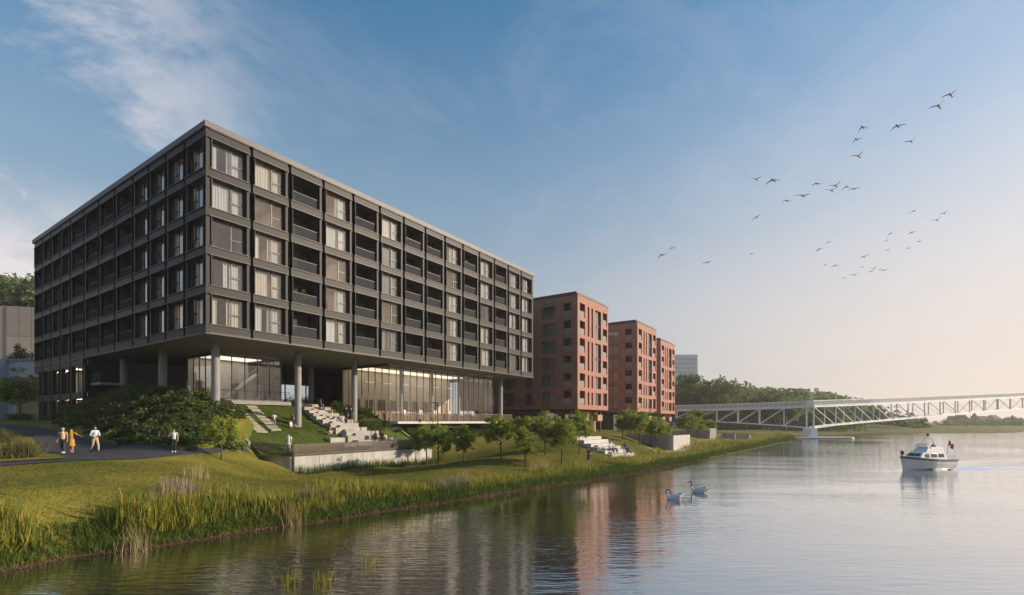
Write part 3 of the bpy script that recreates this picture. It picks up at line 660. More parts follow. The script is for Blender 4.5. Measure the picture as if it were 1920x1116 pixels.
obj('spotlight', m.mesh('spotlight', M_dark), BLD)

# ------------------------------------------------------------------ red apartment buildings
M_red = mat('red_render_wall', (0.30, 0.132, 0.092), 0.75, 0, 0.14, 0.8, 0.08, 20)
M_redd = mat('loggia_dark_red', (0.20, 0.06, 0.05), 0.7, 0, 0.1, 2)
M_wood = mat('timber_cladding', (0.32, 0.20, 0.11), 0.7, 0, 0.35, 2.2, 0.2, 8, stretch=(5, 5, 0.15))
M_rbglass = glass('flat_glass', (0.72, 0.75, 0.76), 2.2)
M_rbgrey = glass('grey_balustrade', (0.6, 0.6, 0.6), 1.0, .6, (0.40, 0.38, 0.36))
def holed(fn, u1, z0, z1, holes, depth, m):
    """wall face with real openings and their reveals"""
    us = sorted({0.0, u1, *[h[0] for h in holes], *[h[1] for h in holes]}); zs = sorted({z0, z1, *[h[2] for h in holes], *[h[3] for h in holes]})
    q = MB(fn)
    for a, b in zip(us, us[1:]):
        for c, d in zip(zs, zs[1:]):
            mu, mz = (a + b) / 2, (c + d) / 2
            if any(h[0] < mu < h[1] and h[2] < mz < h[3] for h in holes): continue
            q.quad((a, 0, c), (b, 0, c), (b, 0, d), (a, 0, d))
    for (a, b, c, d) in holes:
        q.quad((a, 0, c), (a, -depth, c), (a, -depth, d), (a, 0, d)); q.quad((b, 0, c), (b, -depth, c), (b, -depth, d), (b, 0, d))
        q.quad((a, 0, c), (b, 0, c), (b, -depth, c), (a, -depth, c)); q.quad((a, 0, d), (b, 0, d), (b, -depth, d), (a, -depth, d))
    return q.mesh('wall', m)
def red_building(px, D, label, sdepth, plants=()):
    org = at(px, HZ, D); ob = thing('red_apartment_building', label, 'building', (org.x, org.y, 0), TH, 'red apartment buildings along the river')
    Wt = 13.4; zb, zt = 7.15, 27.4; rows = [zb + .85 + 3.13 * k for k in range(6)]
    fr = lambda u, v, w: (u, -v, w); fl = lambda u, v, w: (-v, u, w)
    holesR = []; logR = []; winR = []
    for k, z in enumerate(rows):
        logR.append((0.9, 3.0, z, z + 2.45))
        (logR if k > 0 else winR).append((10.9, 12.9, z, z + 2.45))
    for z0_, z1_ in ((rows[0], rows[0] + 2.3), (rows[1], rows[1] + 2.3), (rows[2], rows[3] + 2.3), (rows[4], rows[5] + 2.3)):
        for a, b in ((4.1, 4.8), (5.7, 6.4), (7.3, 10.0)): winR.append((a, b, z0_, z1_))
    logL = [(1.3, 2.9, z, z + 2.45) for z in rows]; winL = []
    for z in rows:
        for a, b in ((4.6, 7.3), (9.4, 11.0), (13.4, 16.0), (18.2, 19.8)): winL.append((a, b, z, z + 2.2))
    obj('wall', holed(fr, Wt, zb, zt, logR + winR, .38, M_red), ob)
    obj('wall', holed(fl, sdepth, zb, zt, logL + winL, .38, M_red), ob)
    m = MB(); m.quad((0, 0, zb), (Wt, 0, zb), (Wt, sdepth, zb), (0, sdepth, zb)); m.quad((Wt, 0, zb), (Wt, sdepth, zb), (Wt, sdepth, zt), (Wt, 0, zt)); m.quad((0, sdepth, zb), (Wt, sdepth, zb), (Wt, sdepth, zt), (0, sdepth, zt)); obj('wall', m.mesh('wall', M_red), ob)
    m = MB(); m.box(-.06, Wt + .06, -.06, sdepth + .06, zt + .003, zt + .18); obj('roof', m.mesh('roof', M_rev), ob)
    m = MB(); m.box(.5, Wt - .4, .5, sdepth - .4, zt + .22, zt + .7); obj('roof', m.mesh('roof', M_rev), ob)
    for fn, wins in ((fr, winR), (fl, winL)):
        for (a, b, c, d) in wins:
            q = MB(fn); bars = [(a, a + .06), (b - .06, b)] + ([((a + b) / 2 - .03, (a + b) / 2 + .03)] if b - a > 1 else [])
            for u0, u1 in bars: q.box(u0, u1, -.37, -.30, c + .001, d - .001)
            zz = [c, d - .06] + ([c + 2.35 + .0] if d - c > 3 else [])
            for z in zz: q.box(a + .061, b - .061, -.365, -.305, z + .002, z + (.5 if z not in (c, d - .06) else .058))
            w = obj('window', q.mesh('window', M_dark), ob)
            q = MB(fn); q.quad((a, -.34, c), (b, -.34, c), (b, -.34, d), (a, -.34, d)); obj('pane', q.mesh('pane', M_rbglass), w)
            q = MB(fn); q.quad((a - .4, -1.6, c - .2), (b + .4, -1.6, c - .2), (b + .4, -1.6, d + .2), (a - .4, -1.6, d + .2))
            for e in (a - .4, b + .4): q.quad((e, -.385, c - .2), (e, -1.6, c - .2), (e, -1.6, d + .2), (e, -.385, d + .2))
            obj('room', q.mesh('room', M_rooms[1]), w)
            if R.random() < .65:
                g = R.uniform(.3, 1.0) * (b - a); q = MB(fn); q.quad((a + .05, -.5, c), (a + g, -.5, c), (a + g, -.5, d), (a + .05, -.5, d)); obj('curtain', q.mesh('curtain', M_curt), w)
    for fn, logs in ((fr, logR), (fl, logL)):
        for (a, b, c, d) in logs:
            q = MB(fn); q.k = 0
            for e in (a, b): q.quad((e, -.381, c), (e, -1.7, c), (e, -1.7, d), (e, -.381, d))
            q.quad((a, -1.7, c), (b, -1.7, c), (b, -1.7, d), (a, -1.7, d)); q.quad((a, -.381, d), (b, -.381, d), (b, -1.7, d), (a, -1.7, d)); q.quad((a, -.381, c), (b, -.381, c), (b, -1.7, c), (a, -1.7, c))
            q.k = 1; q.box(a + .4, b - .5, -1.69, -1.64, c + .05, c + 2.1)
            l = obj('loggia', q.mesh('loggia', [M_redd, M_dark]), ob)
            q = MB(fn); q.box(a + .02, b - .02, -.14, -.12, c + .04, c + 1.12); obj('balustrade', q.mesh('balustrade', M_rbgrey), l)
    # recessed timber base on posts
    zg = 2.0
    m = MB(); m.box(3.2, Wt - .6, 2.4, sdepth - 1, zg, zb - .005)
    base = obj('timber_base', m.mesh('timber_base', M_wood), ob)
    for k in range(14):
        u = 3.3 + (Wt - 4) * k / 13
        m = MB(); m.box(u - .12, u + .12, 2.25, 2.395, 5.0 if k % 3 else zg, zb - .01); obj('cladding_board', m.mesh('cladding_board', M_wood), base)
    m = MB()
    for u in (3.6, 6.4, 9.2): m.quad((u, 2.24, 2.9), (u + 1.6, 2.24, 2.9), (u + 1.6, 2.24, 5.0), (u, 2.24, 5.0))
    obj('pane', m.mesh('pane', glass('dark_glass', (.2, .22, .24), 1.5)), base)
    for u, s in ((1.0, 2.0), (6.6, 1.2), (12.2, 1.2), (1.0, 12)):
        m = MB(); m.box(u - .16, u + .16, s - .16, s + .16, zg, zb - .006); obj('post', m.mesh('post', M_rev), ob)
    m = MB(); m.box(-1.2, 2.8, 1.8, sdepth, 4.2, 6.2) ; m.box(-6, -1.21, 3.2, sdepth - 2, 2.4, 6.4); obj('podium', m.mesh('podium', M_rev), ob)
    for u in (3.4, 9.6):
        m = MB(); m.box(u, u + 2.2, .5, 2.2, 5.05, 5.2); m.box(u, u + 2.2, .5, .56, 5.21, 6.25); m.box(u, u + .06, .57, 2.2, 5.21, 6.25); obj('balcony', m.mesh('balcony', M_wood), ob)
    return ob
RB1 = red_building(1083, 88.0, 'nearest red apartment block, just right of the dark building', 27)
RB2 = red_building(1195, 112.8, 'middle red apartment block of the three, partly behind the nearest', 27)
RB3 = red_building(1239, 137.5, 'farthest red apartment block of the three, beside the bridge end', 24)

# ------------------------------------------------------------------ retaining wall with slatted fence
W1 = Vector((-18.9, 43.0)); W2 = Vector((-22.5, 43.0)); WE = Vector(B2(22.62, -3.05)); W1 = Vector(B2(5.6, -3.05)); W2 = Vector((-22.4, 42.9))
ZW = 1.95
wall = thing('retaining_wall', 'board-marked pale concrete wall below the slatted fence on the lawn', 'wall')
def wall_seg(a, b, za, zb, m, base=-.5, th=.3):
    d = (b - a).normalized(); n = Vector((d.y, -d.x)) * th / 2
    A = [(a.x + n.x, a.y + n.y, base), (a.x - n.x, a.y - n.y, base), (a.x - n.x, a.y - n.y, za), (a.x + n.x, a.y + n.y, za)]
    Bq = [(b.x + n.x, b.y + n.y, base), (b.x - n.x, b.y - n.y, base), (b.x - n.x, b.y - n.y, zb), (b.x + n.x, b.y + n.y, zb)]
    m.loft([A, Bq])
for k in range(7):
    a = W1.lerp(WE, k / 7 + (.001 if k else 0)); b = W1.lerp(WE, (k + 1) / 7 - .001); m = MB(); wall_seg(a, b, ZW, ZW, m); obj('wall_panel', m.mesh('wall_panel', M_conc), wall)
m = MB(); d = (W1 - W2).normalized(); wall_seg(W2, W1 - d * .16, 2.3, ZW - .002, m); obj('wall_panel', m.mesh('wall_panel', M_conc), wall)
fence = thing('slatted_fence', 'brown vertical slat fence standing on the concrete retaining wall', 'fence')
M_slat = mat('fence_slat_metal', (0.16, 0.13, 0.105), .5, .2, .2, 3)
m = MB(); m.box(-.020, .020, -.03, .03, 0, 1.08); slat = m.mesh('slat', M_slat)
n = 150
for k in range(n):
    p = W1.lerp(WE, (k + .3) / n); obj('slat', slat, fence, (p.x, p.y, ZW + .002), TH + math.pi / 2 * 0)
n = 34
for k in range(n):
    p = W2.lerp(W1, k / n); z = 2.3 + (ZW - 2.3) * k / n; o = obj('slat', slat, fence, (p.x, p.y, z - .05), 0.0)
for a_, b_ in (((*W1, ZW + .94), (*WE, ZW + .94)), ((*W1, ZW + .16), (*WE, ZW + .16)), ((*W2, ZW + 1.02), (*W1, ZW + .94))):
    m = MB(); m.bar(a_, b_, .02, .05); obj('rail', m.mesh('rail', M_slat), fence)

# ------------------------------------------------------------------ garden stairs of stone blocks
M_stone = mat('pale_stone_block', (0.36, 0.335, 0.295), .8, 0, .14, 1.2, .1, 16, objvar=0.12)
st = thing('garden_stairs', 'broad staggered pale stone steps climbing from the terrace under the building', 'stairs', (CX, CY, 0), TH)
rs = random.Random(5)
steps = [(-1.9, 2.55), (-1.1, 3.05), (-.3, 3.5), (.5, 3.95), (1.4, 4.35), (2.4, 4.8), (3.4, 5.2), (4.4, 5.55), (5.4, 5.9), (6.4, 6.25), (7.4, 6.6), (8.4, 6.95)]
for k, (s, z) in enumerate(steps):
    o = rs.uniform(-.35, .35); e = rs.uniform(-.3, .4); wide = 2.0 if k < 4 else (.9 if k < 6 else 0)
    a, b = 13.2 + o + (0.5 if k < 4 else 0), 16.6 + e + wide * (0.5 + .5 * rs.random())
    m = MB(); m.box(a, b, s, (steps[k + 1][0] if k + 1 < len(steps) else s + 1.3) + .35, z - (.9 if k < 6 else .6), z)
    obj('step', m.mesh('step', M_stone), st)
    if 3 <= k <= 10:      # low half-steps set in the middle of the flight
        m = MB(); m.box(a + .9, a + 2.1, s - .36, s - .002, z - .5, z - .19); obj('half_step', m.mesh('half_step', M_stone), st)
for (a, b, s0_, s1_, z) in ((12.0, 13.5, -1.6, -.2, 2.75), (11.3, 13.0, -.3, .9, 3.35), (12.3, 13.1, -2.3, -1.61, 2.5)):
    m = MB(); m.box(a, b, s0_, s1_, z - .5, z); obj('step', m.mesh('step', M_stone), st)
# stepping-slab strips on the lawn
for nm, (a, b) in (('left', ((5.7, 2.0), (6.3, 7.0))), ('right', ((7.3, 2.4), (8.2, 8.2)))):
    t_ = thing('stepping_slabs', f'{"lower left" if nm == "left" else "upper right"} strip of stepping slabs on the sloping garden lawn', 'paving', (CX, CY, 0), TH, 'stepping slab strips')
    for k in range(8):
        u = k / 7; t = a[0] + (b[0] - a[0]) * u; s = a[1] + (b[1] - a[1]) * u; z = hgar(s); z2 = hgar(s + .5)
        m = MB(); m.loft([[(t - .5, s, z - .1), (t + .5, s, z - .1), (t + .5, s, z + .11), (t - .5, s, z + .11)], [(t - .5, s + .52, z2 - .1), (t + .5, s + .52, z2 - .1), (t + .5, s + .52, z2 + .09), (t - .5, s + .52, z2 + .09)]])
        obj('slab', m.mesh('slab', mat('slab_stone', (.36, .33, .26), .8)), t_)
# hand rail flanking the planted bank
hr = thing('stair_balustrade', 'pale sloping stair balustrade running down through the planted bank', 'balustrade')
A = Vector(at(351, 716, 47.0)); Bp = Vector(at(381, 792, 41.5)); m = MB(); m.bar(A, Bp, .10, .16); obj('rail', m.mesh('rail', M_col), hr)
m = MB(); m.bar(A - Vector((0, 0, .55)), Bp - Vector((0, 0, .55)), .08, .4); obj('infill', m.mesh('infill', M_concd), hr)
for k in range(6):
    p = A.lerp(Bp, k / 5); m = MB(); m.bar(p - Vector((0, 0, 1.6)), p - Vector((0, 0, .05)), .06, .06); obj('post', m.mesh('post', M_concd), hr)

# ------------------------------------------------------------------ river steps and walls on the right
rv = thing('river_steps', 'white stepped stone seating on the sunny grass bank below the red buildings', 'stairs')
M_white = mat('white_stone', (0.50, 0.48, 0.44), .8, 0, .10, 1.5, .08, 12, objvar=0.08)
b0 = gz(1150, 859, .95); fx = Vector((.66, .75)); bx_ = Vector((-.75, .66))
for k in range(6):
    o = Vector((b0.x, b0.y)) + bx_ * (k * .95) - fx * (0.2 - k * .05) ; L = 4.9 - .25 * (k % 2) + .12 * k; d = 1.3 if k < 5 else 1.8
    c = [o, o + fx * L, o + fx * L + bx_ * d, o + bx_ * d]; z = 1.35 + k * .36
    m = MB(); m.loft([[(p.x, p.y, z - (.9 if k else 1.4)) for p in c], [(p.x, p.y, z) for p in c]]); obj('step', m.mesh('step', M_white), rv)
    if k in (1, 2, 3):
        o2 = o - bx_ * .42 + fx * .8; c = [o2, o2 + fx * 1.5, o2 + fx * 1.5 + bx_ * .415, o2 + bx_ * .415]
        m = MB(); m.loft([[(p.x, p.y, z - .5) for p in c], [(p.x, p.y, z - .18) for p in c]]); obj('half_step', m.mesh('half_step', M_white), rv)
RVO = (b0, fx, bx_)
def pale_wall(pa, pb, pc, ztop, label, screen):
    a, b, c = Vector(pa), Vector(pb), Vector(pc); o = thing('pale_wall', label, 'wall')
    m = MB(); wall_seg(a, b, ztop, ztop, m, 0.2, .3); obj('wall_panel', m.mesh('wall_panel', M_white), o)
    m = MB(); wall_seg(c, a - (a - c).normalized() * .16, ztop - .05, ztop - .002, m, 0.2, .3); obj('wall_panel', m.mesh('wall_panel', M_conc), o)
    if screen:
        m = MB(); n = 26; d = (b - a) / n
        for k in range(n + 1): p = a + d * k; m.box(p.x - .025, p.x + .025, p.y - .04, p.y + .04, ztop, ztop + .75)
        e = (c - a) / 30
        for k in range(1, 31): p = a + e * k; m.box(p.x - .025, p.x + .025, p.y - .04, p.y + .04, ztop - .05, ztop + .7)
        obj('slat_screen', m.mesh('slat_screen', M_slat), o)
a = gz(1261, 841, .9); b = gz(1292, 838, .9)
pale_wall((a.x, a.y), (b.x, b.y), (a.x - 5.5, a.y + 7.0), 2.85, 'white retaining wall with brown slat screen beside the riverside walk', True)
a = at(1330, 818, 98); b = at(1342, 817, 98.6)
pale_wall((a.x, a.y), (b.x, b.y), (a.x - 3, a.y + 4), 3.6, 'small white wall by the far shrubs left of the bridge', False)
a = at(1380, 816, 116); b = at(1406, 820, 112)
pale_wall((a.x, a.y), (b.x, b.y), (a.x - 2, a.y + 3), 2.2, 'low white wall at the far end of the walk under the bridge', False)

# ------------------------------------------------------------------ footbridge
M_br = mat('white_bridge_steel', (0.80, 0.81, 0.81), .45, .1, .05, .6)
br = thing('footbridge', 'white steel truss footbridge rising across the river over one pier', 'bridge')
PI = Vector((87.0, 146.0))
def pl(px, Y): return Vector(((px - 960) / F * Y, Y))
BR = []      # nodes: plan, top z, bottom z
left = [(1268, 162, 770.5, 783), (1300, 161, 770, 787), (1344, 158.5, 769, 791), (1384, 155.5, 768, 793), (1424, 152.5, 767, 795.5), (1470, 149, 765.5, 798.5)]
for px, Y, yt, yb in left: p = pl(px, Y); BR.append((p, CAMZ + (HZ - yt) / F * Y, CAMZ + (HZ - yb) / F * Y))
BR.append((pl(1519, 146), CAMZ + (HZ - 763) / F * 146, CAMZ + (HZ - 802.5) / F * 146)); ip = len(BR) - 1
for k in range(1, 19):
    p = BR[ip][0] + Vector((109, 45)).normalized() * 8.6 * k; Y = p.y; px = 960 + p.x / Y * F
    yt = np.interp(px, [1519, 1669, 1920, 2200], [763, 757, 745, 733]); yb = np.interp(px, [1519, 1560, 1669, 1826, 1920, 2200], [802.5, 796.5, 787, 772.5, 766, 752])
    BR.append((p, CAMZ + (HZ - yt) / F * Y, CAMZ + (HZ - yb) / F * Y))
def node(i, side, top):
    p, zt_, zb_ = BR[i]; q = BR[min(i + 1, len(BR) - 1)][0] - BR[max(i - 1, 0)][0]; n = Vector((-q.y, q.x)).normalized() * 1.7 * side
    return Vector((p.x + n.x, p.y + n.y, zt_ if top else zb_))
for side in (-1, 1):
    for top in (True, False):
        m = MB()
        for i in range(len(BR) - 1): m.bar(node(i, side, top), node(i + 1, side, top), .26 if top else .30, .36 if top else .34)
        obj('top_chord' if top else 'bottom_chord', m.mesh('chord', M_br), br)
    for i in range(len(BR)):
        m = MB(); w = .34 if i == ip else .22; m.bar(node(i, side, False), node(i, side, True), w, w); obj('upright', m.mesh('upright', M_br), br)
    for i in range(len(BR) - 1):
        m = MB()
        if i < ip: m.bar(node(i, side, False), node(i + 1, side, True), .15, .15)
        elif i < ip + 8: m.bar(node(i, side, True), node(i + 1, side, False), .15, .15)
        elif i % 2: m.bar(node(i, side, False), node(i + 1, side, True), .15, .15)
        else: m.bar(node(i, side, True), node(i + 1, side, False), .15, .15)
        obj('diagonal', m.mesh('diagonal', M_br), br)
m = MB()
for i in range(len(BR) - 1):
    a0, a1, b0_, b1 = node(i, -1, True), node(i, 1, True), node(i + 1, -1, True), node(i + 1, 1, True); z = Vector((0, 0, .27)); t = Vector((0, 0, .2))
    m.loft([[a0 + z, a1 + z, a1 + z + t, a0 + z + t], [b0_ + z, b1 + z, b1 + z + t, b0_ + z + t]])
obj('deck', m.mesh('deck', M_br), br)
M_mesh = glass('rail_mesh', (.80, .80, .80), .3, .38, (.62, .62, .62))
for side in (-1, 1):
    m = MB(); q = MB()
    for i in range(len(BR) - 1):
        a, b = node(i, side, True), node(i + 1, side, True); m.bar(a + Vector((0, 0, 1.75)), b + Vector((0, 0, 1.75)), .12, .14)
        for j in range(5): p = a.lerp(b, j / 5); m.bar(p + Vector((0, 0, .48)), p + Vector((0, 0, 1.7)), .05, .05)
        q.quad(a + Vector((0, 0, .5)), b + Vector((0, 0, .5)), b + Vector((0, 0, 1.66)), a + Vector((0, 0, 1.66)))
    obj('railing', m.mesh('railing', M_br), br); obj('mesh_panel', q.mesh('mesh_panel', M_mesh), br)
p = BR[ip][0]; m = MB()
m.loft([[(p.x + sx * 1.15, p.y + sy * 2.2, .5) for sx, sy in ((-1, -1), (1, -1), (1, 1), (-1, 1))], [(p.x + sx * .9, p.y + sy * 1.9, BR[ip][2] - .15) for sx, sy in ((-1, -1), (1, -1), (1, 1), (-1, 1))]]); obj('pier', m.mesh('pier', M_br), br)
m = MB(); c = [(-9.5, -2.0), (-7, -3.2), (10, -3.4), (12, -1.5), (11, 3), (-8, 3.2)]
m.loft([[(p.x + x, p.y + y, -1) for x, y in c], [(p.x + x, p.y + y, .30) for x, y in c], [(p.x + x * .96, p.y + y * .9, .50) for x, y in c]]); obj('pier_base', m.mesh('pier_base', M_conc), br)

# ------------------------------------------------------------------ buildings behind on the left, hazy tower, far town
M_beige = mat('beige_metal_panel', (0.36, 0.30, 0.24), .6, .1, .06, 1.0)
bb = thing('beige_hall', 'beige building clad in tall ribbed panels behind the left end of the dark block', 'building')
org = Vector(at(80, 790, 98)); dl = Vector((-.97, -.24)); 
m = MB(); A = Vector((org.x + 18, org.y + 4)); Bv = A + dl * 60; nrm = Vector((-.24, .97))
m.loft([[(A.x, A.y, 4), (Bv.x, Bv.y, 4), (Bv.x + nrm.x * 25, Bv.y + nrm.y * 25, 4), (A.x + nrm.x * 25, A.y + nrm.y * 25, 4)], [(A.x, A.y, 27.2), (Bv.x, Bv.y, 27.2), (Bv.x + nrm.x * 25, Bv.y + nrm.y * 25, 27.2), (A.x + nrm.x * 25, A.y + nrm.y * 25, 27.2)]]); obj('wall', m.mesh('wall', M_beige), bb)
for k in range(30):
    for j in range(4):
        a = A + dl * (k * 2.0 + .04) - nrm * .12; b = A + dl * (k * 2.0 + 1.96) - nrm * .12; z0_ = 4 + j * 5.8
        m = MB(); m.loft([[(a.x, a.y, z0_ + .03), (b.x, b.y, z0_ + .03), (b.x + nrm.x * .1, b.y + nrm.y * .1, z0_ + .03), (a.x + nrm.x * .1, a.y + nrm.y * .1, z0_ + .03)], [(a.x, a.y, z0_ + 5.77), (b.x, b.y, z0_ + 5.77), (b.x + nrm.x * .1, b.y + nrm.y * .1, z0_ + 5.77), (a.x + nrm.x * .1, a.y + nrm.y * .1, z0_ + 5.77)]])
        if -74 - 1 < (a.x + b.x) / 2 / ((a.y + b.y) / 2) * 75 < -60: obj('cladding_panel', m.mesh('cladding_panel', mat('beige_panel_%d' % ((k * 3 + j) % 3), tuple(c * (.92 + .08 * ((k * 3 + j) % 3)) for c in (0.38, 0.32, 0.26)), .6, .1, .06, 1.0)), bb)
M_grey = mat('pale_grey_render', (0.42, 0.44, 0.46), .8, 0, .05, .6)
gb = thing('grey_building', 'low pale grey building with planted roof left of the dark block', 'building')
A = Vector(at(70, 790, 80)[:2]); m = MB(); m.box(A.x - 40, A.x + 3, A.y, A.y + 12, 4, 14.6); obj('wall', m.mesh('wall', M_grey), gb)
m = MB(); m.box(A.x - 40.2, A.x + 3.2, A.y - .2, A.y + 12.2, 14.601, 15.0); obj('roof', m.mesh('roof', M_concd), gb)
m = MB(); m.box(A.x - 3.0, A.x + 2, A.y - .35, A.y - .005, 4.6, 12); obj('entrance_panel', m.mesh('entrance_panel', M_wood), gb)
m = MB(); m.box(A.x - 24, A.x - 4.7, A.y - 1.6, A.y - .003, 4.2, 14.9); obj('front_bay', m.mesh('front_bay', mat('pale_blue_grey_render', (.44, .48, .52), .7, 0, .04, .5)), gb)
ht_ = thing('hazy_tower', 'pale tower block faint in the haze above the wooded hill', 'tower')
a = at(1268, 790, 360); w = 1; m = MB(); m.box(a.x - 10, a.x + 15.4, a.y, a.y + 14, 0, 53); obj('wall', m.mesh('wall', mat('tower_render', (.72, .72, .72), .8)), ht_)
for j in range(13):
    m = MB(); m.box(a.x - 9, a.x + 14.8, a.y - .3, a.y - .01, 12 + 3.1 * j, 13.3 + 3.1 * j); obj('window_band', m.mesh('window_band', mat('pale_band', (.55, .56, .58), .6)), ht_)
M_town = mat('town_stone', (0.30, 0.25, 0.20), .9, 0, .1, .1)
M_roof = mat('town_roof', (0.18, 0.09, 0.07), .9, 0, .1, .1)
def church(px, ytop, Y, wpx, label):
    p = at(px, 790, Y); w = wpx / F * Y / 2; zt_ = CAMZ + (HZ - ytop) / F * Y; o = thing('church_tower', label, 'church tower', (p.x, p.y, 0), 0, 'church towers of the far town')
    h = zt_ - .0; m = MB(); m.box(-w, w, -w, w, 0, h * .68); m.box(-w * 1.1, w * 1.1, -w * 1.1, w * 1.1, h * .68 + .01, h * .71); obj('tower', m.mesh('tower', M_town), o)
    m = MB(); m.loft([[(-w, -w, h * .71), (w, -w, h * .71), (w, w, h * .71), (-w, w, h * .71)], [(-w * .55, -w * .55, h * .80), (w * .55, -w * .55, h * .80), (w * .55, w * .55, h * .80), (-w * .55, w * .55, h * .80)], [(-.1, -.1, h), (.1, -.1, h), (.1, .1, h), (-.1, .1, h)]]); obj('spire', m.mesh('spire', M_roof), o)
    m = MB()
    for x in (-w * .5, w * .2): m.box(x, x + w * .35, -w - .05, -w + .02, h * .5, h * .62)
    obj('belfry_window', m.mesh('belfry_window', M_dark), o)
church(1827, 773.5, 430, 8, 'taller church tower with spire in the hazy far town')
church(1898, 778, 450, 8, 'shorter church tower with spire in the far town, nearer the right edge')
for k, (px, Y, w, h, lab) in enumerate([(1790, 430, 9, 6, 'hazy far house left of the taller church tower'), (1806, 435, 8, 7, 'hazy far house just beside the taller church tower'), (1848, 430, 10, 6, 'hazy far house between the two church towers, left one'), (1872, 440, 9, 7, 'hazy far house between the two church towers, right one'), (1912, 430, 9, 6, 'hazy far house at the right edge of the picture')]):
    p = at(px, 790, Y); o = thing('town_house', lab, 'house', (p.x, p.y, 0), .3 * (k - 2), 'houses of the far town')
    m = MB(); m.box(-w / 2, w / 2, 0, 8, 0, h); obj('wall', m.mesh('wall', M_town), o)
    m = MB(); m.loft([[(-w / 2 - .3, -.4, h), (w / 2 + .3, -.4, h), (w / 2 + .3, 8.4, h), (-w / 2 - .3, 8.4, h)], [(-w / 2 + .5, 3.9, h + 3.5), (w / 2 - .5, 3.9, h + 3.5), (w / 2 - .5, 4.1, h + 3.5), (-w / 2 + .5, 4.1, h + 3.5)]]); obj('roof', m.mesh('roof', M_roof), o)
    for j in range(3): m = MB(); m.box(-w * .35 + j * w * .28, -w * .35 + j * w * .28 + 1.2, -.06, .02, h * .6, h * .6 + 1.6); obj('window', m.mesh('window', M_dark), o)

# ------------------------------------------------------------------ vegetation
G = lambda *c: c
def foliage(name, base, isl): return mat(name, base, .7, 0, .25, 1.5, spec=.2, island=isl, trans=.42)
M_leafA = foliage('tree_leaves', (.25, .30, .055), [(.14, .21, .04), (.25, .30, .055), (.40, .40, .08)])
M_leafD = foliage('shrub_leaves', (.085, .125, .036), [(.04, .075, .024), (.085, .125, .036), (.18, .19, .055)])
M_leafO = foliage('ornamental_leaves', (.09, .10, .03), [(.05, .07, .02), (.10, .10, .03), (.15, .12, .04)])
M_leafW = foliage('wood_leaves', (.12, .17, .045), [(.065, .11, .03), (.12, .17, .045), (.22, .25, .07)])
M_bark = mat('bark', (.095, .07, .05), .9, 0, .25, 6, .5, 25)
def leaf_cloud(rng, centers, radii, per, size, flat=0.7):
    """leaf quads around clump centres -> verts, quads"""
    C = np.repeat(centers, per, 0); Rr = np.repeat(radii, per, 0); n = len(C)
    d = rng.normal(size=(n, 3)); d /= np.linalg.norm(d, axis=1)[:, None]; r = rng.random(n) ** .45
    P = C + d * (Rr * r)[:, None] * np.array([1, 1, flat])
    a = rng.normal(size=(n, 3)); a[:, 2] *= .6; a /= np.linalg.norm(a, axis=1)[:, None]
    b = np.cross(a, rng.normal(size=(n, 3))); b /= np.linalg.norm(b, axis=1)[:, None]
    s = size * (.6 + .8 * rng.random(n)); a *= s[:, None]; b *= (s * .55)[:, None]
    V = np.stack([P - a, P + b, P + a, P - b], 1).reshape(-1, 3); Fq = np.arange(4 * n).reshape(-1, 4)
    return V, Fq
def crown_pts(rng, n, rx, rz, zc, lobes=7):
    lb = rng.normal(size=(lobes, 3)); lb /= np.linalg.norm(lb, axis=1)[:, None]; lb *= (rng.uniform(.35, .85, lobes))[:, None]
    c = lb[rng.integers(0, lobes, n)] + rng.normal(size=(n, 3)) * .24
    l = np.linalg.norm(c, axis=1); c /= np.maximum(l, 1.02)[:, None] ** .75
    return c * np.array([rx, rx, rz]) + np.array([0, 0, zc])
TREES = {}
def tree_meshes(v, ragged=False):
    """unit-height tree: trunk with limbs, leafy crown"""
    if v in TREES: return TREES[v]
    rng = np.random.default_rng(100 + v); rr = random.Random(v)
    c = crown_pts(rng, 120, .35 + .03 * (v % 3), .36, .60, 11)
    V, Fq = leaf_cloud(rng, c, rng.uniform(.05, .11, len(c)), 46, .021)
    m = MB(); m.tube([(0, 0, -.08), (.006, 0, .15), (-.008, .005, .35), (.004, 0, .62)], [.022, .017, .013, .005], 7)
    for k in range(9):
        z = .26 + .04 * k; w = k * 2.4 + rr.random(); l = .24 - .012 * k
        m.tube([(0, 0, z), (math.cos(w) * l * .5, math.sin(w) * l * .5, z + .09), (math.cos(w) * l, math.sin(w) * l, z + .2)], [.008, .005, .002], 5)
    TREES[v] = (m.mesh('trunk', M_bark, True), npmesh('crown', V, Fq, M_leafA)); return TREES[v]
def tree(name, label, x, y, h, v, wide=1.0, group='young trees on the river bank', z=None):
    z = hg(x, y) if z is None else z
    o = thing(name, label, 'tree', (x, y, z), R.random() * 6.28, group); h *= 1.08 + .14 * ((v * 7) % 3 - 1) / 1.0; o.scale = (h * wide, h * wide, h)
    a, b = tree_meshes(v); obj('trunk', a, o); obj('crown', b, o); return o
def ptree(label, px, py, Z, h, v, wide=1.0, name='young_tree'):
    p = gz(px, py, Z); tree(name, label, p.x, p.y, h, v, wide)
p = gz(415, 862, 2.3); tree('young_tree', 'young tree in front of the planted bank, left of the slatted fence', p.x, p.y, 3.5, 0, 1.0)
p = gz(822, 868, 1.05); tree('young_tree', 'leafy tree at the right end of the slatted fence, lower of the pair', p.x, p.y, 3.6, 1, 1.1)
p = at(800, 835, 54); tree('young_tree', 'leafy tree behind the right fence end in front of the deck', p.x, p.y, 4.2, 2, .95)
ptree('slim round tree standing alone on the lawn right of the fence', 870, 864, 1.2, 3.7, 3, .95)
ptree('left tree of the pair on the sunny lawn before the glass hall end', 939, 861, 1.4, 4.0, 4, 1.0)
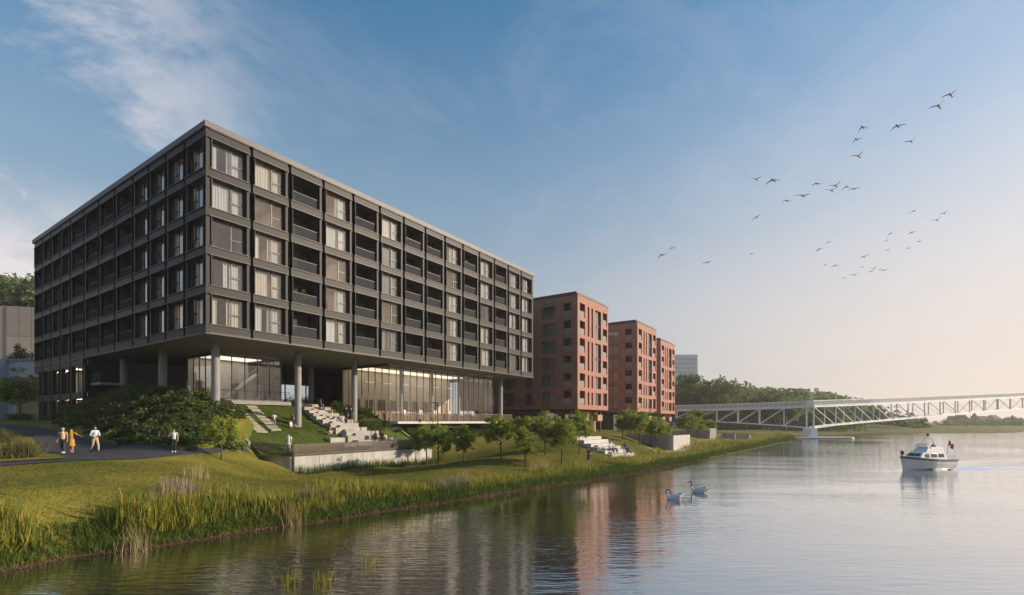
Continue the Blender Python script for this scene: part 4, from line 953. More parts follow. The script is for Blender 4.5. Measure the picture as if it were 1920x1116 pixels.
ptree('right, nearer tree of the pair on the sunny lawn before the glass hall end', 985, 875, .9, 3.8, 5, 1.0)
ptree('tallest spreading tree on the lawn in front of the nearest red building', 1054, 872, .9, 5.3, 0, 1.0)
p = at(1022, 856, 52); tree('young_tree', 'tree directly behind the tallest spreading tree on the lawn', p.x, p.y, 4.8, 3, .9)
ptree('slender tree on the lawn just left of the white river steps', 1086, 851, 1.5, 4.4, 4, .85)
for k, (px, py, Y, h, w, lab) in enumerate([(1168, 833, 70, 4.0, 1.0, 'leftmost dark tree of the row right of the white river steps'), (1200, 832, 69, 4.6, .9, 'thin-stemmed tree of the row right of the white river steps'),
        (1222, 829, 76, 4.6, 1.0, 'bushy tree of the row below the middle red building'), (1242, 826, 80, 4.2, 1.0, 'rightmost tree of the row, left of the white retaining wall'), (1288, 816, 92, 4.2, 1.1, 'small tree behind the white retaining wall with slat screen'),
        (1308, 814, 96, 4.6, 1.1, 'small tree under the bridge end, left of two'), (1330, 812, 101, 4.4, 1.1, 'small tree under the bridge end, right of two'), (1180, 826, 84, 4.8, 1.0, 'tree set back against the timber base of the middle red building')]):
    p = at(px, py, Y); tree('bank_tree', lab, p.x, p.y, h, k % 6, w)
p = at(38, 783, 70); tree('young_tree', 'small dark tree in front of the grey building at the left edge', p.x, p.y, 6.2, 2, .9)
# shrubs ------------------------------------------------------------------------------
rng = np.random.default_rng(3)
def shrub_mesh(seed, m, n=26, per=44, size=.055):
    r = np.random.default_rng(seed); a = r.normal(size=(n, 3)); a /= np.linalg.norm(a, axis=1)[:, None]; a *= r.uniform(.3, .9, n)[:, None]; a[:, 2] = np.abs(a[:, 2]) * .9
    V, Fq = leaf_cloud(r, a, r.uniform(.16, .3, n), per, size, .9); return npmesh('foliage', V, Fq, m)
SHR = [shrub_mesh(11, M_leafD), shrub_mesh(12, M_leafD), shrub_mesh(13, M_leafO), shrub_mesh(14, M_leafA)]
def stem_mesh():
    m = MB()
    for k in range(7): w = k * .9; m.tube([(0, 0, -.1), (math.cos(w) * .3, math.sin(w) * .3, .45)], [.03, .01], 5)
    return m.mesh('stem', M_bark)
STEM = stem_mesh()
def shrub(label, x, y, r, v, h=1.0, group=None, z=None):
    o = thing('shrub', label, 'shrub', (x, y, hg(x, y) if z is None else z), R.random() * 6, group); o.scale = (r, r, r * h); obj('foliage', SHR[v], o); obj('stem', STEM, o)
cs = []; rad = []
for k in range(520):
    s = rng.uniform(-3.6, 26.5); t = rng.uniform(-4.6 if s < 19 else -3.4, 4.2)
    if s < 2.5 and t > 2.2 + s * .4: continue
    x, y = B2(t, s); r = rng.uniform(.35, .85); z = ht(x, y) + r * .3
    for j in range(9):
        d = rng.normal(size=3); d /= np.linalg.norm(d); cs.append((x + d[0] * r * .7, y + d[1] * r * .7, z + abs(d[2]) * r * .6)); rad.append(r * rng.uniform(.3, .55))
V, Fq = leaf_cloud(rng, np.array(cs), np.array(rad), 18, .105, .85)
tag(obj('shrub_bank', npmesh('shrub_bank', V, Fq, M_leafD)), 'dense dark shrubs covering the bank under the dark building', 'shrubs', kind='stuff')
cs = []; rad = []
def patch(t0, t1, s0, s1, n, r0, r1):
    for k in range(n):
        t = rng.uniform(t0, t1); s = rng.uniform(s0, s1); x, y = B2(t, s); r = rng.uniform(r0, r1); z = hg(x, y) + r * .4
        for j in range(6):
            d = rng.normal(size=3); d /= np.linalg.norm(d); cs.append((x + d[0] * r * .6, y + d[1] * r * .6, z + abs(d[2]) * r * .7)); rad.append(r * rng.uniform(.35, .6))
patch(18.0, 22.3, 1.2, 9.2, 60, .4, .75); patch(17.2, 24, 9.2, 17, 40, .5, 1.0); patch(22.8, 46, -.2, 3.0, 95, .35, .6); patch(12.6, 16, 10.4, 14, 14, .4, .7); patch(18.8, 30, 18, 21, 46, .8, 1.5); patch(4.4, 5.4, 4, 9.5, 10, .3, .5); patch(46, 58, 2, 8, 50, .5, 1.0)
V, Fq = leaf_cloud(rng, np.array(cs), np.array(rad), 24, .075, .85)
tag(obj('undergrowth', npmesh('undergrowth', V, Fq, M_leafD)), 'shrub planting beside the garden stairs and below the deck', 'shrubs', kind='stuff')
for lab, px, py, Y, r, v, h in [('yellow-green shrub at the foot of the bank left of the young tree', 368, 838, 37, .75, 2, .9), ('tall yellowish shrub behind the young tree by the stair balustrade', 372, 806, 41, .9, 2, 1.1), ('rounded bright green shrub right of the garden stairs', 735, 816, 51, .8, 3, .8),
        ('second bright green shrub right of the garden stairs, nearer the deck', 765, 818, 53, .9, 3, .7), ('dark shrub on the roof of the grey building, left', 26, 672, 82, 1.6, 0, .9), ('taller dark shrub on the roof of the grey building', 42, 662, 82, 1.9, 1, 1.7)]:
    p = at(px, py, Y); shrub(lab, p.x, p.y, r, v, h, z=(15.0 if 'roof' in lab else None))
m = MB()
V, Fq = leaf_cloud(rng, np.array([at(20 + k * 2.2, 782, 72 + .02 * k) for k in range(18)]), np.full(18, .8), 60, .1)
tag(obj('low_hedge', npmesh('low_hedge', V, Fq, M_leafD)), 'low dark hedge at the foot of the grey building', 'hedge')

# blades: reeds, tufts, ornamental grasses ------------------------------------------------
def blades(rng, P, L, wid, lean, seg=3, curl=.5):
    n = len(P); az = rng.random(n) * 2 * np.pi; ln = np.abs(rng.normal(size=n)) * lean; u = np.linspace(0, 1, seg + 1)
    d = np.stack([np.cos(az), np.sin(az)], 1); tw = rng.random(n) * 2 * np.pi; sdv = np.stack([np.cos(tw), np.sin(tw)], 1)
    V = np.zeros((n, seg + 1, 2, 3))
    for i, a in enumerate(u):
        off = (ln * L * (a + curl * a * a))[:, None] * d; z = L * (a - .28 * ln * a * a); w = wid * (1 - a) ** .6 if i < seg else wid * .02
        for k, sg in enumerate((-1, 1)):
            V[:, i, k, :2] = P[:, :2] + off + sdv * (w * .5 * sg)[:, None] if not np.isscalar(w) else P[:, :2] + off + sdv * (w * .5 * sg)
            V[:, i, k, 2] = P[:, 2] + z
    V = V.reshape(-1, 3); k = 2 * (seg + 1); base = np.arange(n)[:, None] * k
    Fq = np.concatenate([base + np.array([[2 * i, 2 * i + 1, 2 * i + 3, 2 * i + 2]]) for i in range(seg)]); return V, Fq
def shore_pts(rng, n, y0, y1, d0, d1, pw=1.0):
    sl = SH; seg = np.hypot(*np.diff(sl, axis=0).T); cum = np.concatenate([[0], np.cumsum(seg)])
    i0 = np.interp(y0, sl[:, 1], cum); i1 = np.interp(y1, sl[:, 1], cum); u = i0 + (i1 - i0) * rng.random(n) ** pw
    x = np.interp(u, cum, sl[:, 0]); y = np.interp(u, cum, sl[:, 1]); x2 = np.interp(u + .5, cum, sl[:, 0]); y2 = np.interp(u + .5, cum, sl[:, 1])
    tx, ty = x2 - x, y2 - y; l = np.hypot(tx, ty); nx, ny = -ty / l, tx / l; d = rng.uniform(d0, d1, n)
    return np.stack([x + nx * d, y + ny * d], 1), d
def ground3(P): return np.column_stack([P, hts(P)])
def clumpy(rng, P, scale, keep):
    ph = rng.random(6) * 6; v = np.sin(P[:, 0] / scale + ph[0]) + np.sin(P[:, 1] / scale * 1.3 + ph[1]) + np.sin((P[:, 0] - P[:, 1]) / scale * .7 + ph[2]) + rng.normal(size=len(P)) * .6
    return P[v > np.quantile(v, 1 - keep)]
M_reed = mat('reed_blades', (.16, .15, .03), .6, 0, .2, 1.0, spec=.25, trans=.45, island=[(.06, .12, .018), (.14, .20, .028), (.27, .30, .045), (.46, .41, .06), (.60, .42, .075)])
M_sedge = mat('low_bank_plants', (.06, .10, .02), .7, 0, .2, 1.0, spec=.2, trans=.3, island=[(.035, .075, .012), (.07, .125, .02), (.12, .17, .028), (.18, .17, .04)])
M_straw = mat('straw_grass', (.38, .30, .14), .8, 0, .2, 1.0, trans=.35, island=[(.30, .24, .09), (.42, .34, .17), (.48, .40, .22)])
M_lilac = mat('lilac_flowers', (.30, .22, .30), .8, 0, .2, 1.0, trans=.3, island=[(.22, .17, .19), (.26, .20, .24), (.18, .18, .10)])
M_tuft = mat('lawn_blades', (.14, .14, .025), .8, 0, .25, .7, spec=.15, trans=.3, island=[(.06, .085, .014), (.13, .14, .024), (.21, .18, .035)])
rng = np.random.default_rng(9)
P1_, d = shore_pts(rng, 10000, 13.5, 26, .55, 2.0); P1_ = clumpy(rng, P1_, 0.7, .52)
P2_, _ = shore_pts(rng, 3600, 25, 36, .7, 2.4); P2_ = clumpy(rng, P2_, 1.2, .5)
c = gz(690, 925, .62); P3_ = np.array([c.x, c.y]) + rng.normal(size=(1500, 2)) * np.array([1.3, .75])
P = ground3(np.concatenate([P1_, P2_, P3_])); dd = shore_d(P[:, :2])
Lr = (.30 + .78 * rng.random(len(P)) ** 1.3) * np.interp(P[:, 1], [15, 20, 24, 28, 36], [1.15, 1.15, 1.0, .85, .75]) * np.interp(dd, [.5, 1.2, 3.5], [.75, 1.05, 1.0])
V, Fq = blades(rng, P, Lr, rng.uniform(.03, .062, len(P)), .2, 4)
tag(obj('reed_bed', npmesh('reed_bed', V, Fq, M_reed)), 'tall green and golden reeds along the river edge', 'reeds', kind='stuff')
Pa, _ = shore_pts(rng, 16000, 13, 32, .05, 1.6); Pb, _ = shore_pts(rng, 22000, 30, 66, .08, 2.4); Pc, _ = shore_pts(rng, 15000, 60, 135, .1, 4.0)
P = ground3(np.concatenate([Pa, Pb, Pc])); V, Fq = blades(rng, P, rng.uniform(.2, .55, len(P)) * np.interp(P[:, 1], [13, 50, 130], [.8, 1.05, 1.9]), rng.uniform(.02, .045, len(P)) * np.interp(P[:, 1], [13, 50, 130], [.9, 1.4, 3.5]), .45, 2)
tag(obj('bank_plants', npmesh('bank_plants', V, Fq, M_sedge)), 'low leafy plants crowding the waterline of the bank', 'plants', kind='stuff')
Pa, _ = shore_pts(rng, 13000, 32, 66, 1.2, 4.2); Pa = clumpy(rng, Pa, 1.6, .6); Pb, _ = shore_pts(rng, 12000, 60, 135, 1.5, 7); Pb = clumpy(rng, Pb, 3, .7)
P = ground3(np.concatenate([Pa, Pb])); V, Fq = blades(rng, P, rng.uniform(.35, .8, len(P)) * np.interp(P[:, 1], [30, 130], [.9, 1.5]), rng.uniform(.02, .04, len(P)) * np.interp(P[:, 1], [30, 130], [1.2, 4]), .3, 2)
tag(obj('meadow_grass', npmesh('meadow_grass', V, Fq, M_reed)), 'long golden meadow grass on the bank towards the bridge', 'grass', kind='stuff')
def spots(lst, n, sx, sy):
    out = []
    for px, py, Z in lst: q = gz(px, py, Z); out.append(np.array([q.x, q.y]) + rng.normal(size=(n, 2)) * np.array([sx, sy]))
    return ground3(np.concatenate(out))
P = spots([(232, 1002, 1.0), (255, 985, 1.0), (300, 948, 1.35), (325, 945, 1.3), (368, 925, 1.2), (545, 962, .6), (1000, 885, .6), (1018, 880, .65), (870, 905, .5), (725, 925, .6), (1215, 866, .5), (1240, 862, .5), (1180, 868, .5)], 130, .28, .3)
V, Fq = blades(rng, P, rng.uniform(.5, 1.0, len(P)), rng.uniform(.012, .025, len(P)), .16, 3)
tag(obj('feather_grass', npmesh('feather_grass', V, Fq, M_straw)), 'pale feathery straw-coloured grass tufts among the reeds', 'grass', kind='stuff')
P = spots([(330, 940, 1.3), (345, 945, 1.2), (590, 945, .7), (600, 950, .6), (835, 912, .55), (850, 908, .55), (865, 908, .55), (845, 906, .6)], 90, .3, .3)
V, Fq = blades(rng, P, rng.uniform(.35, .7, len(P)), rng.uniform(.02, .04, len(P)), .2, 2)
tag(obj('lilac_flowers', npmesh('lilac_flowers', V, Fq, M_lilac)), 'lilac flowering plants scattered among the reeds', 'flowers', kind='stuff')
# dry stems and roots along the waterline
P, _ = shore_pts(rng, 5200, 15, 62, -.05, .16); P = ground3(P); P[:, 2] = np.maximum(P[:, 2], 0.0) + .015
V, Fq = blades(rng, P, rng.uniform(.06, .2, len(P)), rng.uniform(.015, .03, len(P)), 1.4, 2)
tag(obj('dry_litter', npmesh('dry_litter', V, Fq, mat('dry_stems', (.16, .085, .05), .9, 0, .3, 2, island=[(.09, .05, .03), (.2, .11, .06), (.26, .17, .1)]))), 'reddish dry stems lying along the waterline', 'plant litter', kind='stuff')
# emergent clumps standing in the shallow water
for lab, px, py, n_ in [('reed clump in the water at the bottom, left of two', 545, 1096, 60), ('reed clump in the water at the bottom, right of two', 605, 1094, 70), ('small reed clump in the water, farther from the picture bottom', 695, 1060, 36)]:
    q = gz(px, py, 0); o = thing('reed_clump', lab, 'reeds', (q.x, q.y, 0), 0, 'reed clumps standing in the water')
    P = np.column_stack([rng.normal(size=(n_, 2)) * .16, np.full(n_, -.15)]); V, Fq = blades(rng, P, rng.uniform(.4, .8, n_), rng.uniform(.014, .028, n_), .3, 4); obj('blades', npmesh('blades', V, Fq, M_reed), o)
# lawn blades over the mown grass
def lawn_tufts(name, pts, Lr, label, m, wf=1.0):
    V, Fq = blades(rng, pts, rng.uniform(*Lr, len(pts)), rng.uniform(.012, .028, len(pts)) * wf, .6, 1); tag(obj(name, npmesh(name, V, Fq, m)), label, 'grass', kind='stuff')
near_e = np.array(near[2:]); 
X = np.column_stack([rng.uniform(-30, 14, 230000), rng.uniform(15, 58, 230000)]); d = shore_d(X)
px_ = 960 + X[:, 0] / X[:, 1] * F
rx, ry = X[:, 0] - CX, X[:, 1] - CY; tq = rx * TD.x + ry * TD.y; sq = rx * SDR.x + ry * SDR.y
py_near = HZ + 2.35 * F / np.interp(px_, [0, 250, 400, 470], [25.0, 29.0, 34.5, 39.5])
ymax = np.interp(px_, [-200, 0, 250, 400, 470, 520], [20, 24.6, 28.9, 34, 39, 60])
keep = (d > 1.0) & (sq < -3.6) & (X[:, 1] < ymax) & (px_ > -60)
Q = X[keep]; lawn_tufts('lawn_grass', ground3(Q), (.03, .085), 'fine mown grass blades on the sunny lawn by the river', M_tuft, 1.4)
T = rng.uniform(3.8, 13.4, 26000); S = rng.uniform(-2.8, 8.7, 26000); Q = np.array([W3(a, b, hgar(b) + .03) for a, b in zip(T, S)])
lawn_tufts('garden_grass', Q, (.03, .09), 'mown grass blades on the sloping garden lawn', mat('garden_blades', (.07, .11, .02), .8, 0, .25, .7, spec=.15, trans=.3, island=[(.035, .065, .012), (.07, .11, .02), (.11, .13, .025)]), 1.6)
# ornamental grasses in a row before the concrete wall
for k in range(26):
    u = .02 + .98 * k / 25; q = W1.lerp(WE, u); nrm_ = Vector((TD.y, -TD.x)); off = .5 + .9 * u + R.uniform(-.1, .15); x, y = q.x + nrm_.x * off, q.y + nrm_.y * off
    o = thing('ornamental_grass', ['green ornamental grass tuft in the row before the concrete wall'][0], 'grass tuft', (x, y, ht(x, y)), 0, 'grass tufts before the concrete wall')
    P = np.column_stack([rng.normal(size=(70, 2)) * .16, np.zeros(70)]); V, Fq = blades(rng, P, rng.uniform(.5, 1.0, 70), rng.uniform(.022, .036, 70), .2, 3); obj('blades', npmesh('blades', V, Fq, M_sedge), o)
for lab, px, py, Z, sc, n_ in [('big ornamental grass clump on the lawn island at the left', 38, 856, 2.98, 1.1, 420), ('smaller grass clump behind the big one at the left edge', 6, 838, 3.15, .9, 260)]:
    q = gz(px, py, Z); o = thing('grass_clump', lab, 'grass clump', (q.x, q.y, ht(q.x, q.y) + .06), 0)
    P = np.column_stack([rng.normal(size=(n_, 2)) * .34 * sc, np.zeros(n_)]); V, Fq = blades(rng, P, rng.uniform(.7, 1.35, n_) * sc, rng.uniform(.02, .035, n_), .42, 4); obj('blades', npmesh('blades', V, Fq, mat('dry_clump_blades', (.10, .10, .03), .7, 0, .2, 1, trans=.3, island=[(.04, .055, .015), (.09, .095, .025), (.17, .13, .05)])), o)

# wooded hills -------------------------------------------------------------------------
def hill(name, P0, P1h, wid, h0, h1, n=40, mm=None):
    a = Vector(P0); b = Vector(P1h); d = (b - a); nn = Vector((-d.y, d.x)).normalized(); v = []; k = 14
    for i in range(n + 1):
        u = i / n; e = math.sin(math.pi * min(max(u, 0), 1)) ** .5; h = h0 + (h1 - h0) * u
        for j in range(k + 1):
            w = j / k * 2 - 1; p = a + d * u + nn * wid * w; v.append((p.x, p.y, -1 + (h * (.4 + .6 * e) + 1.2 * math.sin(i * .9)) * max(0, 1 - w * w) ** .8))
    f = [(i * (k + 1) + j, i * (k + 1) + j + 1, (i + 1) * (k + 1) + j + 1, (i + 1) * (k + 1) + j) for i in range(n) for j in range(k)]
    me = npmesh(name, v, f, mm or M_leafW, True); return tag(obj(name, me), kind='structure')
M_hill = mat('hill_ground', (.05, .065, .02), .9, 0, .2, .05)
def far_wood(name, label, items, per=260, size=.55, m=None):
    rng2 = np.random.default_rng(len(items) * 7 + 1); Vs = []; Fs = []; o = 0
    for (x, y, z, rx, rz) in items:
        c = crown_pts(rng2, 26, rx, rz, 0, 6) + np.array([x, y, z]); V, Fq = leaf_cloud(rng2, c, np.full(26, rx * .33), max(4, per // 26), size); Vs.append(V); Fs.append(Fq + o); o += len(V)
    tag(obj(name, npmesh(name, np.concatenate(Vs), np.concatenate(Fs), m or M_leafW)), label, 'trees', kind='stuff')
r2 = random.Random(4)
# right bank wood: tops given along the picture, three depths
def ridge(xs, ys, Y0, Y1, n, rmin, rmax, drop=0.0):
    it = []
    for k in range(n):
        px = r2.uniform(xs[0], xs[-1]); Y = r2.uniform(Y0, Y1); yt = np.interp(px, xs, ys) + abs(r2.gauss(0, 1)) * 4; top = CAMZ + (HZ - yt) / F * Y; rx = r2.uniform(rmin, rmax); rz = rx * r2.uniform(.8, 1.1)
        it.append(((px - 960) / F * Y, Y, top - rz, rx, rz))
        z = top - rz * 2
        while z > 3: it.append(((px - 960) / F * Y + r2.uniform(-2, 2), Y - r2.uniform(0, 3), z, rx * 1.1, rz)); z -= rz * 1.3
    return it
far_wood('woodland', 'dark green wood on the bank behind the left part of the bridge', ridge([1255, 1300, 1330, 1360, 1400, 1440, 1500, 1560, 1600], [716, 708, 714, 712, 726, 738, 745, 752, 762], 205, 235, 60, 5, 8), 260, .8)
far_wood('woodland_ridge', 'paler wooded ridge fading into haze behind the bridge', ridge([1380, 1420, 1450, 1500, 1560, 1600, 1650, 1700, 1725, 1740], [722, 720, 720, 728, 740, 748, 756, 772, 788, 800], 255, 340, 110, 7, 11), 220, 1.2)
far_wood('distant_treeline', 'faint distant line of trees around the far town', ridge([1690, 1740, 1765, 1800, 1860, 1920, 2100], [800, 796, 788, 786, 785, 782, 780], 375, 425, 130, 5, 8), 160, 1.3)
far_wood('hillside_wood', 'sunlit wooded hillside behind the beige building at the left edge', ridge([-140, -60, 0, 30, 70, 140], [500, 505, 520, 514, 520, 530], 150, 175, 60, 6, 9), 420, .75)
hill('hill', (150, 260), (330, 420), 60, 7, 2, mm=M_hill)
for lab, px, yt, Y, r in [('rounded tree rising above the wood, just right of the farthest red block', 1295, 706, 198, 7.5), ('broad tree crown of the wood left of the bridge pier', 1356, 710, 199, 8), ('yellow-green tree in the wood behind the bridge truss', 1428, 741, 196, 6), ('dark rounded tree in the wood above the bridge pier', 1472, 740, 197, 6)]:
    top = CAMZ + (HZ - yt) / F * Y; p = at(px, 790, Y); o = thing('wood_tree', lab, 'tree', (p.x, p.y, 2.0), 0, 'taller trees at the edge of the wood')
    rr_ = np.random.default_rng(int(px)); c = crown_pts(rr_, 60, r, r * .8, top - 2 - r * .8, 8); V, Fq = leaf_cloud(rr_, c, np.full(60, r * .25), 40, .5); obj('crown', npmesh('crown', V, Fq, M_leafO if 'yellow' in lab else M_leafW), o)
    m = MB(); m.tube([(0, 0, -1), (.2, 0, (top - 2) * .5), (0, 0, top - 2 - r * .5)], [.6, .45, .2], 8)
    for k in range(5): w = k * 1.3; m.tube([(0, 0, (top - 2) * .45), (math.cos(w) * r * .6, math.sin(w) * r * .6, top - 2 - r * .8)], [.25, .08], 5)
    obj('trunk', m.mesh('trunk', M_bark), o)

# ------------------------------------------------------------------ furniture on balconies and deck
M_wh = mat('white_plastic', (.60, .59, .57), .5, 0, .03, 2)
M_pot = mat('grey_pot', (.2, .2, .2), .7)
ORD = ['zeroth', 'first', 'second', 'third', 'fourth', 'fifth', 'sixth', 'seventh', 'eighth', 'ninth', 'tenth', 'eleventh', 'twelfth']
ROW = {1: 'top storey', 2: 'second storey from top', 3: 'third storey from top', 4: 'fourth storey from top', 5: 'lowest raised storey'}
def _chair():
    s = MB(); s.box(-.22, .22, -.22, .22, .42, .46); b = MB(); b.loft([[(-.21, .18, .46), (.21, .18, .46), (.21, .22, .46), (-.21, .22, .46)], [(-.19, .26, .9), (.19, .26, .9), (.19, .3, .9), (-.19, .3, .9)]]); l = MB(); l.tube([(0, 0, 0), (0, 0, .42)], .018, 6)
    return s.mesh('seat', M_wh), b.mesh('backrest', M_wh), l.mesh('leg', M_wh)
CH = _chair(); tb = MB(); tb.tube([(0, 0, .70), (0, 0, .73)], .38, 18); TB1 = tb.mesh('table_top', M_wh); tb = MB(); tb.tube([(0, 0, 0), (0, 0, .70)], .03, 8); tb.tube([(0, 0, 0), (0, 0, .03)], .22, 14); TB2 = tb.mesh('pedestal', M_wh)
def chair(label, loc, rz, group):
    o = thing('chair', label, 'chair', loc, rz, group); obj('seat', CH[0], o); obj('backrest', CH[1], o)
    for a in (-.19, .19):
        for b in (-.19, .19): obj('leg', CH[2], o, (a, b, 0))
def table(label, loc, group): o = thing('table', label, 'table', loc, 0, group); obj('table_top', TB1, o); obj('pedestal', TB2, o)
def rowz(r): return Z0 + PIT * (5 - r) + BH + .01
for bay, row in [(3, 4), (5, 3), (5, 5), (7, 2), (7, 3), (7, 4), (8, 1), (8, 2), (10, 3), (12, 2)]:
    u = ER[bay - 1]; z = rowz(row)
    table(f'white table on balcony in {ORD[bay]} bay of sunlit facade, {ROW[row]}', W3(u + 2.0, .85, z), 'balcony tables')
    chair(f'white chair on balcony in {ORD[bay]} bay of sunlit facade, {ROW[row]}', W3(u + 1.2, .9, z), TH + 1.9, 'balcony chairs')
def plant(label, loc, h, v):
    o = thing('potted_plant', label, 'plant', loc, R.random() * 6, 'balcony plants'); m = MB(); m.tube([(0, 0, 0), (0, 0, .4)], [.14, .19], 12); obj('pot', m.mesh('pot', M_pot), o)
    V, Fq = leaf_cloud(np.random.default_rng(v), np.random.default_rng(v).normal(size=(12, 3)) * np.array([.2, .2, h * .22]) + np.array([0, 0, .4 + h * .5]), np.full(12, .2), 40, .06); obj('leaves', npmesh('leaves', V, Fq, M_leafA), o)
    m = MB(); m.tube([(0, 0, .3), (0, 0, .4 + h * .5)], .02, 6); obj('stem', m.mesh('stem', M_bark), o)
for k, (bay, row, h) in enumerate([(7, 1, 1.6), (10, 1, 1.7), (5, 3, 1.2), (3, 4, 1.7), (12, 3, 1.2)]):
    plant(f'leafy potted plant on balcony in {ORD[bay]} bay of sunlit facade, {ROW[row]}', W3(ER[bay - 1] + 1.5 + .6 * (k % 2), 1.2, rowz(row)), h, k)
for k, (bay, row, h) in enumerate([(6, 1, 1.5), (5, 4, 1.7), (6, 4, 1.6), (5, 1, 1.5)]):
    plant(f'leafy potted plant on balcony in {ORD[bay]} bay of shaded facade, {ROW[row]}', W3(1.1, EL[bay - 1] + 2.0, rowz(row)), h, 20 + k)
for k, px in enumerate([761, 792, 819, 846, 867, 890, 914]):
    kk = (px - 960) / F; s = 4.9; X0 = CX + SDR.x * s; Y0 = CY + SDR.y * s; t = (kk * Y0 - X0) / (TD.x - kk * TD.y)
    o = thing('high_chair', f'white high-backed chair behind the deck railing, {ORD[k + 1]} from the left', 'chair', W3(t, s, 5.0), TH, 'white chairs in the glass hall')
    m = MB(); m.loft([[(-.3, -.25, .75), (.3, -.25, .75), (.3, .25, .75), (-.3, .25, .75)], [(-.33, -.28, .84), (.33, -.28, .84), (.33, .28, .84), (-.33, .28, .84)]]); obj('seat', m.mesh('seat', M_wh), o)
    m = MB(); m.loft([[(-.33, .2, .85), (.33, .2, .85), (.33, .28, .85), (-.33, .28, .85)], [(-.24, .3, 1.5), (.24, .3, 1.5), (.24, .36, 1.5), (-.24, .36, 1.5)]]); obj('backrest', m.mesh('backrest', M_wh), o)
    for a in (-.25, .25):
        for b in (-.2, .2): m = MB(); m.tube([(a * 1.15, b * 1.15, 0), (a, b, .75)], .02, 6); obj('leg', m.mesh('leg', M_wh), o)
p = at(821, 800, 55); lp = thing('lamp_post', 'dark lamp post with short arm in front of the glass hall', 'lamp post', (p.x, p.y, hg(p.x, p.y)), 0)
zt_ = at(821, 756, 55).z - lp.location.z; m = MB(); m.tube([(0, 0, -.2), (0, 0, zt_)], .05, 8); obj('post', m.mesh('post', M_dark), lp); m = MB(); m.box(-.75, .06, -.06, .06, zt_, zt_ + .08); obj('arm', m.mesh('arm', M_dark), lp)
p = W3(4.9, 8.4, 6.4); lp = thing('bollard_lamp', 'small dark bollard lamp at the top of the garden lawn', 'bollard', p, 0); m = MB(); m.box(-.05, .05, -.05, .05, -.2, 1.3); obj('post', m.mesh('post', M_dark), lp); m = MB(); m.box(-.35, .06, -.06, .06, 1.301, 1.38); obj('lamp_head', m.mesh('lamp_head', M_dark), lp)

# ------------------------------------------------------------------ people
SKIN = mat('skin', (.42, .24, .17), .55, 0, .06, 6)
CL = {k: mat('cloth_' + k, c, .85, 0, .12, 8, .1, 60) for k, c in dict(white=(.70, .69, .66), black=(.018, .018, .02), navy=(.03, .035, .055), yellow=(.42, .25, .035), sand=(.46, .33, .21), cream=(.55, .42, .25), charcoal=(.05, .045, .045), grey=(.20, .20, .20), teal=(.06, .14, .13), rust=(.25, .09, .06), paleblue=(.50, .56, .60), denim=(.16, .22, .30)).items()}
HAIR = {k: mat('hair_' + k, c, .6, 0, .2, 20) for k, c in dict(dark=(.02, .014, .01), brown=(.08, .045, .025), blond=(.34, .23, .11), bald=(.42, .24, .17)).items()}
def limb(m, pts, rad): 
    m.tube(pts, rad, 10)
    for p, r in zip(pts, rad): m.ball(p, r, 10, 6)
def remeshed(name, m, mm, parent, vox):
    o = obj(name, m.mesh(name, mm, True), parent); md = o.modifiers.new('skin', 'REMESH'); md.mode = 'VOXEL'; md.voxel_size = vox; md.use_smooth_shade = True
    sm = o.modifiers.new('soft', 'SMOOTH'); sm.factor = .5; sm.iterations = 2; return o
def V3(*a): return Vector(a)
